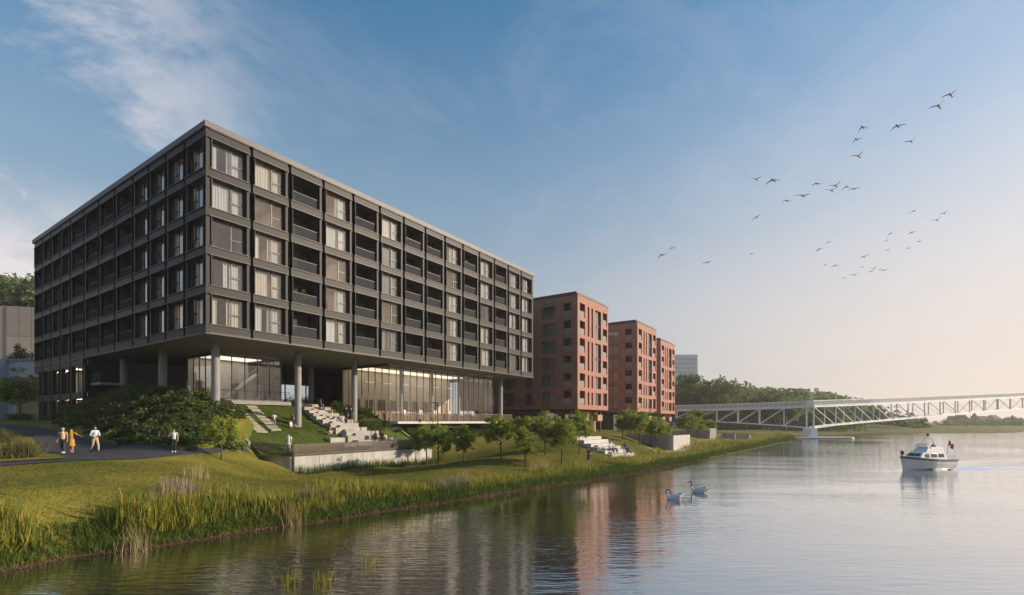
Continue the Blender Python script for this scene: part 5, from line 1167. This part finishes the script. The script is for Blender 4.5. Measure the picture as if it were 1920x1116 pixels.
def person(label, loc, face, h=1.7, pose='stand', hair='dark', long_hair=False, top='white', bottom='black', dress=None, shoes='black', arms=None, step=.0, hat=None, bag=None, sleeves='short', legs_bare=False, group='people in the garden and on the paths', vox=.013):
    o = thing('person', label, 'person', loc, face, group); k = h / 1.7; o.scale = (k, k, k)
    pz = .93; hipy = 0; lean = 0
    if pose == 'stand':
        L = {-1: [V3(-.09, 0, .90), V3(-.095, step * .55 + .02, .49), V3(-.09, step * .9 - .03, .08)], 1: [V3(.09, 0, .90), V3(.095, -step * .35 + .03, .49), V3(.09, -step * 1.0 - .02, .08)]}
    elif pose == 'sit':
        pz = .12; L = {-1: [V3(-.09, 0, .10), V3(-.13, .44, .14), V3(-.12, .50, -.30)], 1: [V3(.09, 0, .10), V3(.13, .44, .14), V3(.12, .53, -.30)]}
    elif pose == 'ground':
        pz = .12; lean = -.12; L = {-1: [V3(-.09, 0, .10), V3(-.13, .36, .38), V3(-.12, .66, .06)], 1: [V3(.09, 0, .10), V3(.13, .44, .20), V3(.12, .82, .06)]}
    elif pose == 'crouch':
        pz = .36; lean = .14; L = {-1: [V3(-.09, 0, .34), V3(-.14, .36, .46), V3(-.12, .18, .08)], 1: [V3(.09, 0, .34), V3(.14, .30, .20), V3(.12, -.12, .08)]}
    d = pz - .93; up = lambda x, y, z: V3(x, y + lean * max(0, (z - .95)) * 1.4 , z + d)
    SHO = {-1: up(-.185, 0, 1.40), 1: up(.185, 0, 1.40)}
    A = {}
    dflt = {-1: ((-.25, -.02, 1.12), (-.27, .08, .88)), 1: ((.25, -.02, 1.12), (.27, .08, .88))}
    for sd_ in (-1, 1):
        e, w = (arms or dflt).get(sd_, dflt[sd_]); A[sd_] = [SHO[sd_], up(*e), up(*w)]
    neck = up(0, 0, 1.47); head = up(0, .02, 1.585)
    m = MB()
    for sd_ in (-1, 1):
        limb(m, L[sd_], [.085, .058, .042]); a = L[sd_][2]; m.tube([a + V3(0, -.05, -.045), a + V3(0, .06, -.05), a + V3(0, .15, -.06)], [.036, .042, .028], 8)
        limb(m, A[sd_], [.052, .040, .030])
        w = A[sd_][2]; dr = (A[sd_][2] - A[sd_][1]).normalized(); sv = dr.cross(V3(0, 1, .3)).normalized(); pc = w + dr * .06
        m.ball(pc, (.036, .034, .042), 8, 6)
        for j, ln in enumerate((.066, .076, .072, .055)):       # four fingers, slightly curled, and a thumb
            s0 = pc + sv * (.024 - .016 * j) + dr * .03; k1 = s0 + dr * ln * .6 + V3(0, .008, 0); m.tube([s0, k1, k1 + dr * ln * .4 + V3(0, .022, 0)], [.010, .009, .008], 6)
        s0 = w + dr * .03 + sv * .028; m.tube([s0, s0 + sv * .03 + dr * .03 + V3(0, .012, 0), s0 + sv * .032 + dr * .062 + V3(0, .02, 0)], [.011, .010, .008], 6)
    limb(m, [up(0, 0, .93), up(0, .01, 1.10), up(0, .01, 1.30), up(0, 0, 1.40)], [.125, .115, .135, .10])
    m.tube([SHO[-1], SHO[1]], .062, 8); m.tube([up(0, -.005, 1.38), neck, head], [.07, .052, .055], 10)
    m.ball(head, (.076, .092, .112), 14, 10); m.ball(head + V3(0, .095, -.015), (.013, .02, .022), 8, 6)
    for sx in (-1, 1): m.ball(head + V3(sx * .078, 0, -.005), (.012, .02, .03), 8, 6)
    m.ball(head + V3(0, .062, -.085), (.035, .03, .028), 8, 6)
    body = remeshed('body', m, SKIN, o, vox)
    fc = MB()
    for sx in (-1, 1): fc.ball(head + V3(sx * .03, .084, .012), .010, 6, 5)
    fc.box(head.x - .022, head.x + .022, head.y + .082, head.y + .096, head.z - .058, head.z - .05); obj('face_features', fc.mesh('face_features', CL['charcoal']), o)
    if hair != 'bald':
        m = MB(); m.ball(head + V3(0, -.018, .022), (.085, .098, .108), 12, 8)
        if long_hair: m.tube([head + V3(0, -.07, .02), head + V3(0, -.09, -.12), head + V3(0, -.08, -.24)], [.07, .075, .045], 8)
        hb = MB(); hb.v = [v for v in m.v]; hb.f = [f for f in m.f if sum(m.v[i][1] for i in f) / len(f) < head.y + .045 or sum(m.v[i][2] for i in f) / len(f) > head.z + .065]; hb.mi = [0] * len(hb.f); obj('hair', hb.mesh('hair', HAIR[hair], True), o)
    if hat: m = MB(); m.tube([head + V3(0, .01, .075), head + V3(0, .01, .088)], .135, 14); m.tube([head + V3(0, 0, .085), head + V3(0, 0, .15)], [.09, .07], 12); obj('hat', m.mesh('hat', CL[hat], True), o)
    g = .018
    def cloth(name, parts, mm):
        q = MB(); [limb(q, p_, r_) for p_, r_ in parts]; remeshed(name, q, mm, o, vox)
    torso = ([up(0, 0, .96), up(0, .01, 1.10), up(0, .01, 1.30), up(0, 0, 1.395)], [.135, .132, .152, .105])
    shl = ([SHO[-1], SHO[1]], [.066, .066])
    def slv(sd_):
        p_ = A[sd_]
        return (p_[:2] + [p_[1].lerp(p_[2], .9)], [.066, .056, .044]) if sleeves == 'long' else ([p_[0], p_[0].lerp(p_[1], .65)], [.068, .062])
    if dress:
        kn = .48 if pose == 'stand' else .0
        q = MB(); [limb(q, *z) for z in (torso, shl, slv(-1), slv(1))]
        if pose == 'stand': q.tube([up(0, 0, 1.0), up(0, .01, .75), up(0, .01, .46)], [.135, .185, .21], 16)
        else: limb(q, [up(0, 0, .95), (L[-1][1] + L[1][1]) / 2 + V3(0, 0, .02)], [.17, .16])
        remeshed('dress', q, CL[dress], o, vox)
    else:
        cloth('shirt', [torso, shl] + ([slv(-1), slv(1)] if sleeves != 'none' else []), CL[top])
        q = MB(); limb(q, [up(0, 0, .96), up(0, 0, .90)], [.138, .135])
        for sd_ in (-1, 1):
            p_ = L[sd_]; limb(q, p_[:2] + ([p_[1].lerp(p_[2], .86)] if not legs_bare else []), [.098, .072] + ([.058] if not legs_bare else []))
        remeshed('trousers', q, CL[bottom], o, vox)
    q = MB()
    for sd_ in (-1, 1): a = L[sd_][2]; q.tube([a + V3(0, -.08, -.045), a + V3(0, .05, -.045), a + V3(0, .17, -.06)], [.045, .05, .033], 8)
    obj('shoe', q.mesh('shoe', CL[shoes], True), o)
    if bag:
        q = MB(); w = A[1][2]; q.box(w.x - .04, w.x + .1, w.y - .14, w.y + .14, w.z - .34, w.z - .06); q.tube([w + V3(.03, -.1, -.06), w + V3(.03, 0, .04), w + V3(.03, .1, -.06)], .01, 6)
        b_ = tag(obj('handbag', q.mesh('handbag', CL[bag]), None, loc, face), 'bag carried by ' + label[:60], 'bag'); b_.scale = (k, k, k)
    return o
def gp(px, py, Z): p = gz(px, py, Z); return (p.x, p.y, hg(p.x, p.y) + .035)
def atY(px, Y): x = (px - 960) / F * Y; return (x, Y, hg(x, Y) + .03)
PI_ = math.pi
person('woman in cream top and dark wide trousers walking left of the woman in yellow', atY(118, 34.5), PI_ + .3, 1.7, hair='blond', top='cream', bottom='charcoal', sleeves='none', shoes='white', step=.10, hat='cream', vox=.011)
person('woman in a mustard yellow dress pointing to the right on the forecourt', atY(134, 34.8), PI_ + .2, 1.66, hair='dark', long_hair=True, dress='yellow', shoes='rust', step=.06, arms={-1: ((-.42, .05, 1.25), (-.62, .10, 1.18)), 1: ((.24, 0, 1.12), (.26, .05, .9))}, vox=.011)
person('man in pale jacket and beige trousers striding across the forecourt', atY(178, 33.2), -PI_ / 2 - .3, 1.66, hair='bald', top='paleblue', bottom='sand', sleeves='long', step=.26, arms={-1: ((-.25, .06, 1.14), (-.08, .26, 1.10)), 1: ((.26, -.05, 1.12), (.10, .22, 1.02))}, vox=.011)
person('woman in pale tank top and black leggings with a hand raised to her face', atY(326, 33.4), PI_ + .5, 1.52, hair='brown', top='paleblue', bottom='black', sleeves='none', step=.04, arms={1: ((.34, .06, 1.18), (.10, .12, 1.46)), -1: ((-.26, 0, 1.12), (-.24, .08, .92))}, shoes='white', vox=.011)
def gts(t, s, dz=.03): x, y, _ = W3(t, s, 0); return (x, y, hgar(s) + dz)
person('woman in a long white dress standing behind the slatted fence', gts(6.2, -1.4), PI_, 1.66, hair='brown', dress='white', long_hair=True)
person('person in white shirt and blue jeans standing on the stepping slabs', gts(7.6, 3.3, .12), .4, 1.25, hair='dark', top='white', bottom='denim', arms={1: ((.3, .06, 1.2), (.34, .2, 1.2))})
person('person in pale clothes sitting on the slope beside the round column', gts(9.2, 3.0), -PI_ / 2, 1.5, pose='ground', hair='dark', top='white', bottom='sand', sleeves='long')
person('person in rust top sitting on the grass behind the round column', gts(10.6, 5.0), -.5, 1.4, pose='ground', hair='dark', top='rust', bottom='grey')
person('person in rust top and white trousers crouching by the foot of the stairs', gts(12.3, 1.3), -1.2, 1.5, pose='crouch', hair='dark', top='rust', bottom='white')
def stp(k, t, ds=.5): s, z = steps[k]; x, y, _ = W3(t, s + ds, 0); return (x, y, z + .005)
person('standing person in dark suit, left of the pair on the stairs', stp(5, 15.6, .5), PI_ * .9, 1.75, hair='dark', top='navy', bottom='navy', sleeves='long')
person('standing woman in black dress, right of the pair on the stairs', stp(5, 16.3, .6), PI_ * 1.1, 1.7, hair='brown', long_hair=True, dress='black')
def sit(k, t, ds=.12): s, z = steps[k]; x, y, _ = W3(t, s + ds, 0); return (x, y, z + .04)
FS = TH + PI_       # facing the river
person('person in dark jacket sitting on the lower stairs, left of two', sit(1, 16.3), FS + .1, 1.7, pose='sit', hair='dark', top='charcoal', bottom='charcoal', sleeves='long')
person('person in dark jacket sitting on the lower stairs, right of two', sit(1, 17.2), FS - .1, 1.7, pose='sit', hair='dark', top='charcoal', bottom='black', sleeves='long')
person('person in white shirt sitting at the right end of the stairs, left of two', sit(0, 18.0, .3), FS, 1.6, pose='sit', hair='dark', top='white', bottom='sand', sleeves='long')
person('person in white shirt sitting at the right end of the stairs, right of two', sit(0, 18.6, .3), FS, 1.6, pose='sit', hair='dark', top='white', bottom='grey', sleeves='long')
person('person in dark clothes and reddish hair sitting at the top of the stairs', sit(10, 15.6), FS + .2, 1.7, pose='sit', hair='brown', top='navy', bottom='navy', sleeves='long')
person('person sitting midway on the garden stairs in a white shirt', sit(6, 15.0), FS + .3, 1.5, pose='sit', hair='dark', top='white', bottom='denim')
b0, fx, bx_ = RVO
def rsit(k, L): o_ = Vector((b0.x, b0.y)) + bx_ * (k * .95 + .12) - fx * (0.2 - L); return (o_.x, o_.y, 1.35 + k * .36 + .04)
FR = math.atan2(-bx_.y, -bx_.x) - PI_ / 2
person('person in white shirt sitting on the white river steps, left of two', rsit(1, 1.3), FR, 1.65, pose='sit', hair='dark', top='white', bottom='navy')
person('person in white shirt sitting on the white river steps, right of two', rsit(1, 2.0), FR, 1.65, pose='sit', hair='dark', top='white', bottom='charcoal')
person('person in dark top lounging on the right part of the white river steps', rsit(0, 3.6), FR - .4, 1.6, pose='ground', hair='dark', top='charcoal', bottom='grey')
person('person in dark top sitting at the right corner of the white river steps', rsit(1, 4.7), FR - .2, 1.6, pose='sit', hair='dark', top='navy', bottom='white')
p = gz(1104, 868, .95); person('jogger in teal shirt and shorts on the lawn left of the white steps', (p.x, p.y, hg(p.x, p.y)), PI_ * .8, 1.6, hair='dark', top='teal', bottom='charcoal', legs_bare=True, step=.2, arms={-1: ((-.25, -.12, 1.16), (-.22, .1, 1.08)), 1: ((.25, .1, 1.16), (.18, .28, 1.2))})
person('standing woman in white top above the white river steps, by the timber base', (*[(b0.x, b0.y)[i] + bx_[i] * 6.0 + fx[i] * 1.0 for i in (0, 1)], 3.17), PI_ * .9, 1.65, hair='blond', top='white', bottom='charcoal')
person('standing man in grey shirt above the white river steps, by the timber base', (*[(b0.x, b0.y)[i] + bx_[i] * 6.2 + fx[i] * 1.8 for i in (0, 1)], 3.17), PI_ * 1.1, 1.75, hair='dark', top='paleblue', bottom='black')

# ------------------------------------------------------------------ boat
M_hull = mat('boat_gelcoat', (.80, .80, .79), .6, 0, .05, 1.0, spec=.3)
M_stripe = mat('boat_dark_stripe', (.05, .06, .08), .35)
M_bglass = glass('boat_glass', (.15, .17, .19), 1.6)
bp0 = gz(1733, 879, 0); bt = thing('motor_boat', 'white cabin cruiser with dark stripe and red flag heading up the river', 'boat', (bp0.x, bp0.y, 0), math.radians(199))
LB, BB = 5.6, 2.1; bt.scale = (1.22, 1.22, 1.25); st_ = np.linspace(-LB / 2, LB / 2, 13)
def half(x): u = (x + LB / 2) / LB; return BB / 2 * min(1.0, 1.15 * (1 - u ** 3.2)) * (.90 + .1 * min(1, u * 3))
def sheer(x): u = (x + LB / 2) / LB; return .78 + .34 * u ** 2
secs = []; dk = []; stp_ = []
for x in st_:
    b = max(half(x), .03); z = sheer(x); u = (x + LB / 2) / LB; keel = -.30 + .25 * max(0, u - .7) ** 1.3 * 3; rake = .35 * max(0, u - .6) * 2.5
    prof = [(b, z), (b * .97, z * .6), (b * .86, .12), (b * .55, -.12), (0, keel)]
    pts = [(x + rake * (h_ / z if h_ > 0 else 0) - rake * .5, w, h_) for w, h_ in prof]; pts += [(p_[0], -p_[1], p_[2]) for p_ in pts[-2::-1]]
    secs.append(pts)
m = MB(); m.loft(secs); obj('hull', m.mesh('hull', M_hull, False), bt)
m = MB()
for sgn in (0, 8):
    for q0, q1 in zip(secs, secs[1:]):
        a, b = Vector(q0[sgn]), Vector(q1[sgn]); o_ = Vector((0, .02 if sgn == 0 else -.02, 0)); m.quad(a + o_ + V3(0, 0, .02), b + o_ + V3(0, 0, .02), b + o_ * 1.2 - V3(0, 0, .15), a + o_ * 1.2 - V3(0, 0, .15))
obj('rub_stripe', m.mesh('rub_stripe', M_stripe), bt)
m = MB()
for q0, q1 in zip(secs, secs[1:]): m.quad(q0[0], q1[0], q1[8], q0[8])
obj('deck', m.mesh('deck', M_hull), bt)
def cab(x0, x1, y, z0, z1, ix0, ix1, iy): return [[(x0, -y, z0), (x1, -y * .8, z0), (x1, y * .8, z0), (x0, y, z0)], [(x0 + ix0, -y + iy, z1), (x1 - ix1, -y * .8 + iy, z1), (x1 - ix1, y * .8 - iy, z1), (x0 + ix0, y - iy, z1)]]
m = MB(); m.loft(cab(-1.5, 1.75, .86, .80, 1.42, .0, .75, .13)); cabn = obj('cabin', m.mesh('cabin', M_hull), bt)
for sgn in (-1, 1):
    for k, (xa, xb) in enumerate(((-1.25, -.55), (-.4, .3), (.45, .95))):
        yy = lambda x, z: sgn * (.86 - (.86 * .2) * (x + 1.5) / 3.25 - .13 * (z - .80) / .62 + .012)
        m = MB(); m.quad((xa, yy(xa, 1.0), 1.0), (xb, yy(xb, 1.0), 1.0), (xb - .06, yy(xb, 1.28), 1.28), (xa + .05, yy(xa, 1.28), 1.28)); obj('cabin_window', m.mesh('cabin_window', M_bglass), cabn)
m = MB(); m.quad((1.55, -.5, .96), (1.55, .5, .96), (1.12, .45, 1.33), (1.12, -.45, 1.33)); obj('windscreen', m.mesh('windscreen', M_bglass), cabn)
m = MB(); m.loft(cab(-1.45, .65, .70, 1.423, 1.85, .1, .45, .12)); obj('flybridge', m.mesh('flybridge', M_hull), bt)
m = MB(); m.loft([[(.55, -.5, 1.8), (.6, -.5, 1.8), (.6, .5, 1.8), (.55, .5, 1.8)], [(.25, -.42, 2.15), (.29, -.42, 2.15), (.29, .42, 2.15), (.25, .42, 2.15)]]); obj('spray_screen', m.mesh('spray_screen', glass('clear_screen', (.85, .85, .85), 1.2)), bt)
m = MB(); m.tube([(-.35, -.6, 1.84), (-.45, -.28, 2.6), (-.45, .28, 2.6), (-.35, .6, 1.84)], .03, 6); m.tube([(-.45, 0, 2.6), (-.45, 0, 2.78)], .02, 6); obj('radar_arch', m.mesh('radar_arch', M_hull), bt)
m = MB(); m.ball((-.45, 0, 2.85), .11, 10, 8); obj('signal_ball', m.mesh('signal_ball', CL['black'], True), bt)
m = MB(); rl = [Vector(secs[i][0]) + V3(0, -.06, .45) for i in range(6, 13)]; rr_ = [Vector(secs[i][8]) + V3(0, .06, .45) for i in range(6, 13)]; m.tube(rl + rr_[::-1], .018, 6)
for i in range(6, 13): m.tube([Vector(secs[i][0]) + V3(0, -.06, 0), Vector(secs[i][0]) + V3(0, -.06, .45)], .014, 5); m.tube([Vector(secs[i][8]) + V3(0, .06, 0), Vector(secs[i][8]) + V3(0, .06, .45)], .014, 5)
obj('guard_rail', m.mesh('guard_rail', mat('boat_steel', (.55, .55, .55), .3, .9)), bt)
m = MB(); m.loft(cab(-2.6, -1.52, .85, .79, 1.15, .05, .0, .05)); obj('cockpit', m.mesh('cockpit', M_hull), bt)
m = MB(); m.tube([(-2.6, .2, .9), (-2.9, .2, 2.4)], .02, 6); obj('flag_staff', m.mesh('flag_staff', M_wood), bt)
m = MB()
for i in range(6):
    a, b = i / 6, (i + 1) / 6; f_ = lambda u: (-2.85 - u * .55, .2 + .10 * math.sin(u * 7), 2.35 - u * .35)
    A0, B0_ = f_(a), f_(b); m.quad(A0, B0_, (B0_[0] + .06, B0_[1] + .02, B0_[2] - .42), (A0[0] + .06, A0[1] + .02, A0[2] - .42))
obj('flag', m.mesh('flag', mat('red_flag', (.30, .03, .03), .8)), bt)
m = MB(); m.tube([(2.75, 0, 1.55), (2.75, 0, 1.25)], .12, 10); m.tube([(2.75, 0, 1.26), (2.75, 0, 1.1)], .04, 8); obj('bow_lamp', m.mesh('bow_lamp', CL['black']), bt)
mw_ = bt.matrix_basis if False else Matrix.Translation(bt.location) @ Matrix.Rotation(math.radians(199), 4, 'Z') @ Matrix.Scale(1.23, 4)
q = mw_ @ V3(-1.0, .1, 1.55); person('person in dark jacket at the helm of the white motor boat', tuple(q), math.radians(199) - PI_ / 2, 1.5, pose='sit', hair='dark', top='charcoal', bottom='navy', sleeves='long', group='people on the boat')
# wake: low ridges of water trailing from the stern
m = MB()
for sgn in (-1, 1):
    for n_, (spread, l0, l1, hgt) in enumerate(((.17, 1.0, 34, .12), (.25, 2.5, 28, .08), (.06, 1.5, 20, .08))):
        prev = None
        for i in range(40):
            u = l0 + (l1 - l0) * i / 39; y = sgn * (.6 + u * spread); w = .25 + .012 * u; h_ = hgt * (1 - i / 39) * (1 + .25 * math.sin(i * 1.7)); sec = [mw_ @ V3(-u + 1.5, y - w, .002), mw_ @ V3(-u + 1.5, y, h_ + .004), mw_ @ V3(-u + 1.5, y + w, .002)]
            if prev: m.quad(prev[0], sec[0], sec[1], prev[1]); m.quad(prev[1], sec[1], sec[2], prev[2])
            prev = sec
tag(obj('wake', m.mesh('wake', M_water, True)), kind='structure')

# ------------------------------------------------------------------ swans
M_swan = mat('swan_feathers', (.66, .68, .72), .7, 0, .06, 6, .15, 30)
t_ = M_swan.node_tree; b_ = t_.nodes['Principled BSDF']; lk = b_.inputs['Base Color'].links[0]; src_ = lk.from_socket      # silhouette shade of neck and head painted into the colour
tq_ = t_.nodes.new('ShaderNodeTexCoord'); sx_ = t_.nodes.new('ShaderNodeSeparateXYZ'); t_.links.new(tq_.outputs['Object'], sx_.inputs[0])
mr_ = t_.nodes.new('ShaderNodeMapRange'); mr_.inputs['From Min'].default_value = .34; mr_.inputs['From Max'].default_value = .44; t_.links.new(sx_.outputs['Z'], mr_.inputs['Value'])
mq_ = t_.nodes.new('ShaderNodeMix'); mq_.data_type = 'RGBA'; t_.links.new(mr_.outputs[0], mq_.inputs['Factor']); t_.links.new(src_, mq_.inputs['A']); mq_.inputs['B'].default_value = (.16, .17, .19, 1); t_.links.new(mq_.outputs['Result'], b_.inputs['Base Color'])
def swan(label, px, py, rz, neckpts, sc=1.0):
    p = gz(px, py, 0); o = thing('swan', label, 'swan', (p.x, p.y, 0), rz, 'swans on the river'); o.scale = (sc, sc, sc)
    m = MB(); m.ball((0, 0, .10), (.42, .21, .20), 16, 10); m.ball((.18, 0, .10), (.25, .17, .17), 14, 9); m.tube([(-.25, 0, .16), (-.45, 0, .22), (-.62, 0, .30)], [.15, .10, .03], 10)
    for sg in (-1, 1): m.ball((-.08, sg * .12, .22), (.34, .10, .15), 14, 8); m.tube([(-.2, sg * .1, .28), (-.42, sg * .08, .36), (-.52, sg * .06, .40)], [.10, .07, .02], 8)
    nk = [Vector(q_) for q_ in neckpts]; m.tube([(.25, 0, .12)] + neckpts, [.12] + [.065] + [.05] * (len(neckpts) - 2) + [.045], 10); m.ball(nk[-1], (.07, .05, .05), 10, 7)
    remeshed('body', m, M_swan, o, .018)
    hd = nk[-1]; dr = (nk[-1] - nk[-2]).normalized()
    m = MB(); m.tube([hd + dr * .03, hd + dr * .10, hd + dr * .16], [.034, .022, .010], 8); obj('beak', m.mesh('beak', mat('swan_beak', (.45, .14, .03), .5)), o)
    m = MB(); m.ball(hd - dr * .005 + V3(0, .045, .015), .012, 6, 5); m.ball(hd - dr * .005 + V3(0, -.045, .015), .012, 6, 5); obj('eye', m.mesh('eye', CL['black']), o)
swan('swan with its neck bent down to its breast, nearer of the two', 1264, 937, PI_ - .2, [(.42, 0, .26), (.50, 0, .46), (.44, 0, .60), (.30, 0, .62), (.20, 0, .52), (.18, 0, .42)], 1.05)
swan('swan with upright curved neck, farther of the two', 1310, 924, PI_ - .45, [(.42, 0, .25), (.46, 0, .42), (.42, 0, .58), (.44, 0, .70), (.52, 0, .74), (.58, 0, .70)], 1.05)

# ------------------------------------------------------------------ birds
BIRDS = [((1518,120),(1570,105),(1604,72)),((1450,177),(1508,165),(1537,125)),((1080,307),(1108,274),(1147,282)),((1250,297),(1290,268),(1338,258)),((1050,366),(1075,338),(1108,338)),((1318,356),(1362,350),(1382,325)),((1042,426),(1088,427),(1113,397)),
((520,538),(551,548),(580,530)),((597,577),(640,552),(686,556)),((838,583),(868,570),(903,572)),((928,578),(968,582),(997,552)),((906,599),(947,607),(968,588)),((997,607),(1025,586),(1052,592)),((1030,605),(1062,598),(1095,587)),((750,633),(795,634),(836,622)),((683,669),(712,659),(744,667)),((528,762),(554,746),(574,731)),
((1351,729),(1376,714),(1393,704)),((1508,732),(1536,726),(1557,705)),((1464,766),(1498,761),(1515,738)),((1237,848),(1255,830),(1278,830)),((1343,840),(1365,826),(1394,818)),((1219,880),(1235,866),(1255,866)),((1380,876),(1407,874),(1418,860)),((1217,919),(1240,920),(1255,906)),((1333,920),(1350,907),(1370,908)),
((912,888),(930,876),(952,872)),((859,935),(878,914),(905,907)),((1089,960),(1115,953),(1143,938)),((893,990),(911,996),(927,986)),((943,1011),(965,998),(993,999)),((1088,1013),(1106,1007),(1127,1009)),((1143,1014),(1168,1015),(1185,1000)),((1131,1028),(1155,1031),(1168,1018)),((1187,1026),(1205,1017),(1222,1022)),((1200,1030),(1222,1023),(1250,1018)),((1033,1048),(1062,1048),(1085,1039)),((993,1072),(1012,1063),(1030,1070)),
((36,964),(58,943),(90,936)),((94,918),(111,907),(135,900)),((268,990),(295,983),(321,972)),((514,946),(529,937),(548,937))]
BL = ['highest bird of all, at the upper right', 'second highest bird, just under the topmost one', 'bird with arched drooping wings, left of the upper group', 'long-winged gliding bird in the upper group', 'bird just below the arched one in the upper group', 'bird with one raised wing at the right of the upper group', 'lowest bird of the upper group',
 'leftmost bird of the middle group, wings in a shallow V', 'wide gliding bird beside the leftmost of the middle group', 'bird with drooped wings left of the middle cluster', 'bird with high raised wing in the middle cluster', 'lower bird under the raised-wing one in the middle cluster', 'bird overlapping its neighbour at the right of the middle cluster', 'rightmost bird of the middle group', 'flat gliding bird below the middle cluster', 'dark flapping bird lowest of the middle cluster', 'lone tilted bird below the middle group at its left',
 'highest bird of the right group, left of the close pair', 'upper bird of the close pair at the far right', 'lower bird of the close pair at the far right', 'arched bird at the left of the right cluster, upper', 'gliding bird right of the arched one in the right cluster', 'small arched bird second in the left column of the right cluster', 'small bird at the right edge of the right cluster', 'lowest bird of the left column in the right cluster', 'small arched bird below the gliding one in the right cluster',
 'upper bird of the pair left of the lower right flock', 'lower bird of the pair left of the lower right flock', 'gliding bird above the lowest cluster', 'leftmost bird of the lowest cluster', 'second bird from the left in the lowest cluster', 'flapping bird left of centre in the lowest cluster', 'bird with raised wing in the centre of the lowest cluster', 'tiny bird below the raised-wing one in the lowest cluster', 'bird overlapping the rightmost one in the lowest cluster', 'rightmost bird of the lowest cluster', 'flat gliding bird under the lowest cluster', 'lowest bird of the whole flock',
 'leftmost bird of all, wings half raised', 'bird just above the leftmost one', 'lone gliding bird right of the leftmost pair', 'small lone bird between the leftmost birds and the right flock']
M_bird = mat('dark_bird_plumage', (.010, .010, .012), .7, 0, .2, 5)
M_birdw = mat('bird_wing_plumage', (.014, .014, .017), .7, 0, .2, 5)
for (a, c, b), lab in zip(BIRDS, BL):
    tp = lambda q_: (1220 + q_[0] * .3584, 140 + q_[1] * .3584); A_, C_, B_ = tp(a), tp(c), tp(b); span = math.hypot(A_[0] - C_[0], A_[1] - C_[1]) + math.hypot(B_[0] - C_[0], B_[1] - C_[1]); D_ = 1.3 * F / span
    pc = at(*C_, D_); o = thing('flying_bird', 'dark ' + lab, 'bird', pc, 0, 'birds flying over the river')
    fw = Vector((-.75, -.55, .05)).normalized(); m = MB(); sl_ = [(-.26, .012), (-.16, .035), (-.02, .055), (.10, .048), (.17, .03), (.22, .032), (.26, .012)]
    m.tube([fw * x for x, r in sl_], [r for x, r in sl_], 8); obj('body', m.mesh('body', M_bird, True), o)
    m = MB(); s_ = fw.cross(V3(0, 0, 1)).normalized(); m.loft([[fw * -.22 - s_ * .02 + V3(0, 0, .008), fw * -.22 + s_ * .02 + V3(0, 0, .008), fw * -.22 + s_ * .02 - V3(0, 0, .008), fw * -.22 - s_ * .02 - V3(0, 0, .008)], [fw * -.36 - s_ * .06 + V3(0, 0, .004), fw * -.36 + s_ * .06 + V3(0, 0, .004), fw * -.36 + s_ * .06 - V3(0, 0, .004), fw * -.36 - s_ * .06 - V3(0, 0, .004)]]); obj('tail', m.mesh('tail', M_bird), o)
    for T_ in (A_, B_):
        tip = at(*T_, D_ * 1.0) - pc; bow = V3(0, 0, 1) * (.10 if tip.z < .05 else .0) * tip.length; sec = []
        for u, ch in ((0.0, .13), (.3, .15), (.55, .12), (.8, .075), (1.0, .015)):
            p_ = tip * u + bow * 4 * u * (1 - u) * .8 - fw * (.10 * max(0, u - .4)); ch3 = fw * ch * .5; th = V3(0, 0, .018 * (1 - u) + .006); sec.append([p_ + ch3, p_ + th, p_ - ch3, p_ - th])
        m = MB(); m.loft(sec); obj('wing', m.mesh('wing', M_birdw), o)

# ------------------------------------------------------------------ air
HAZE = True
if HAZE:
    hm = bpy.data.materials.new('river_haze'); hm.use_nodes = True; N = hm.node_tree.nodes; N.remove(N['Principled BSDF'])
    pv = N.new('ShaderNodeVolumePrincipled'); pv.inputs['Color'].default_value = (.96, .92, .89, 1); pv.inputs['Density'].default_value = 0.00036; pv.inputs['Anisotropy'].default_value = 0.25
    hm.node_tree.links.new(pv.outputs[0], N['Material Output'].inputs['Volume'])
    m = MB(); m.box(-4200, 4200, -2600, 5200, -2.8, 62); tag(obj('haze', m.mesh('haze', hm)), kind='stuff')
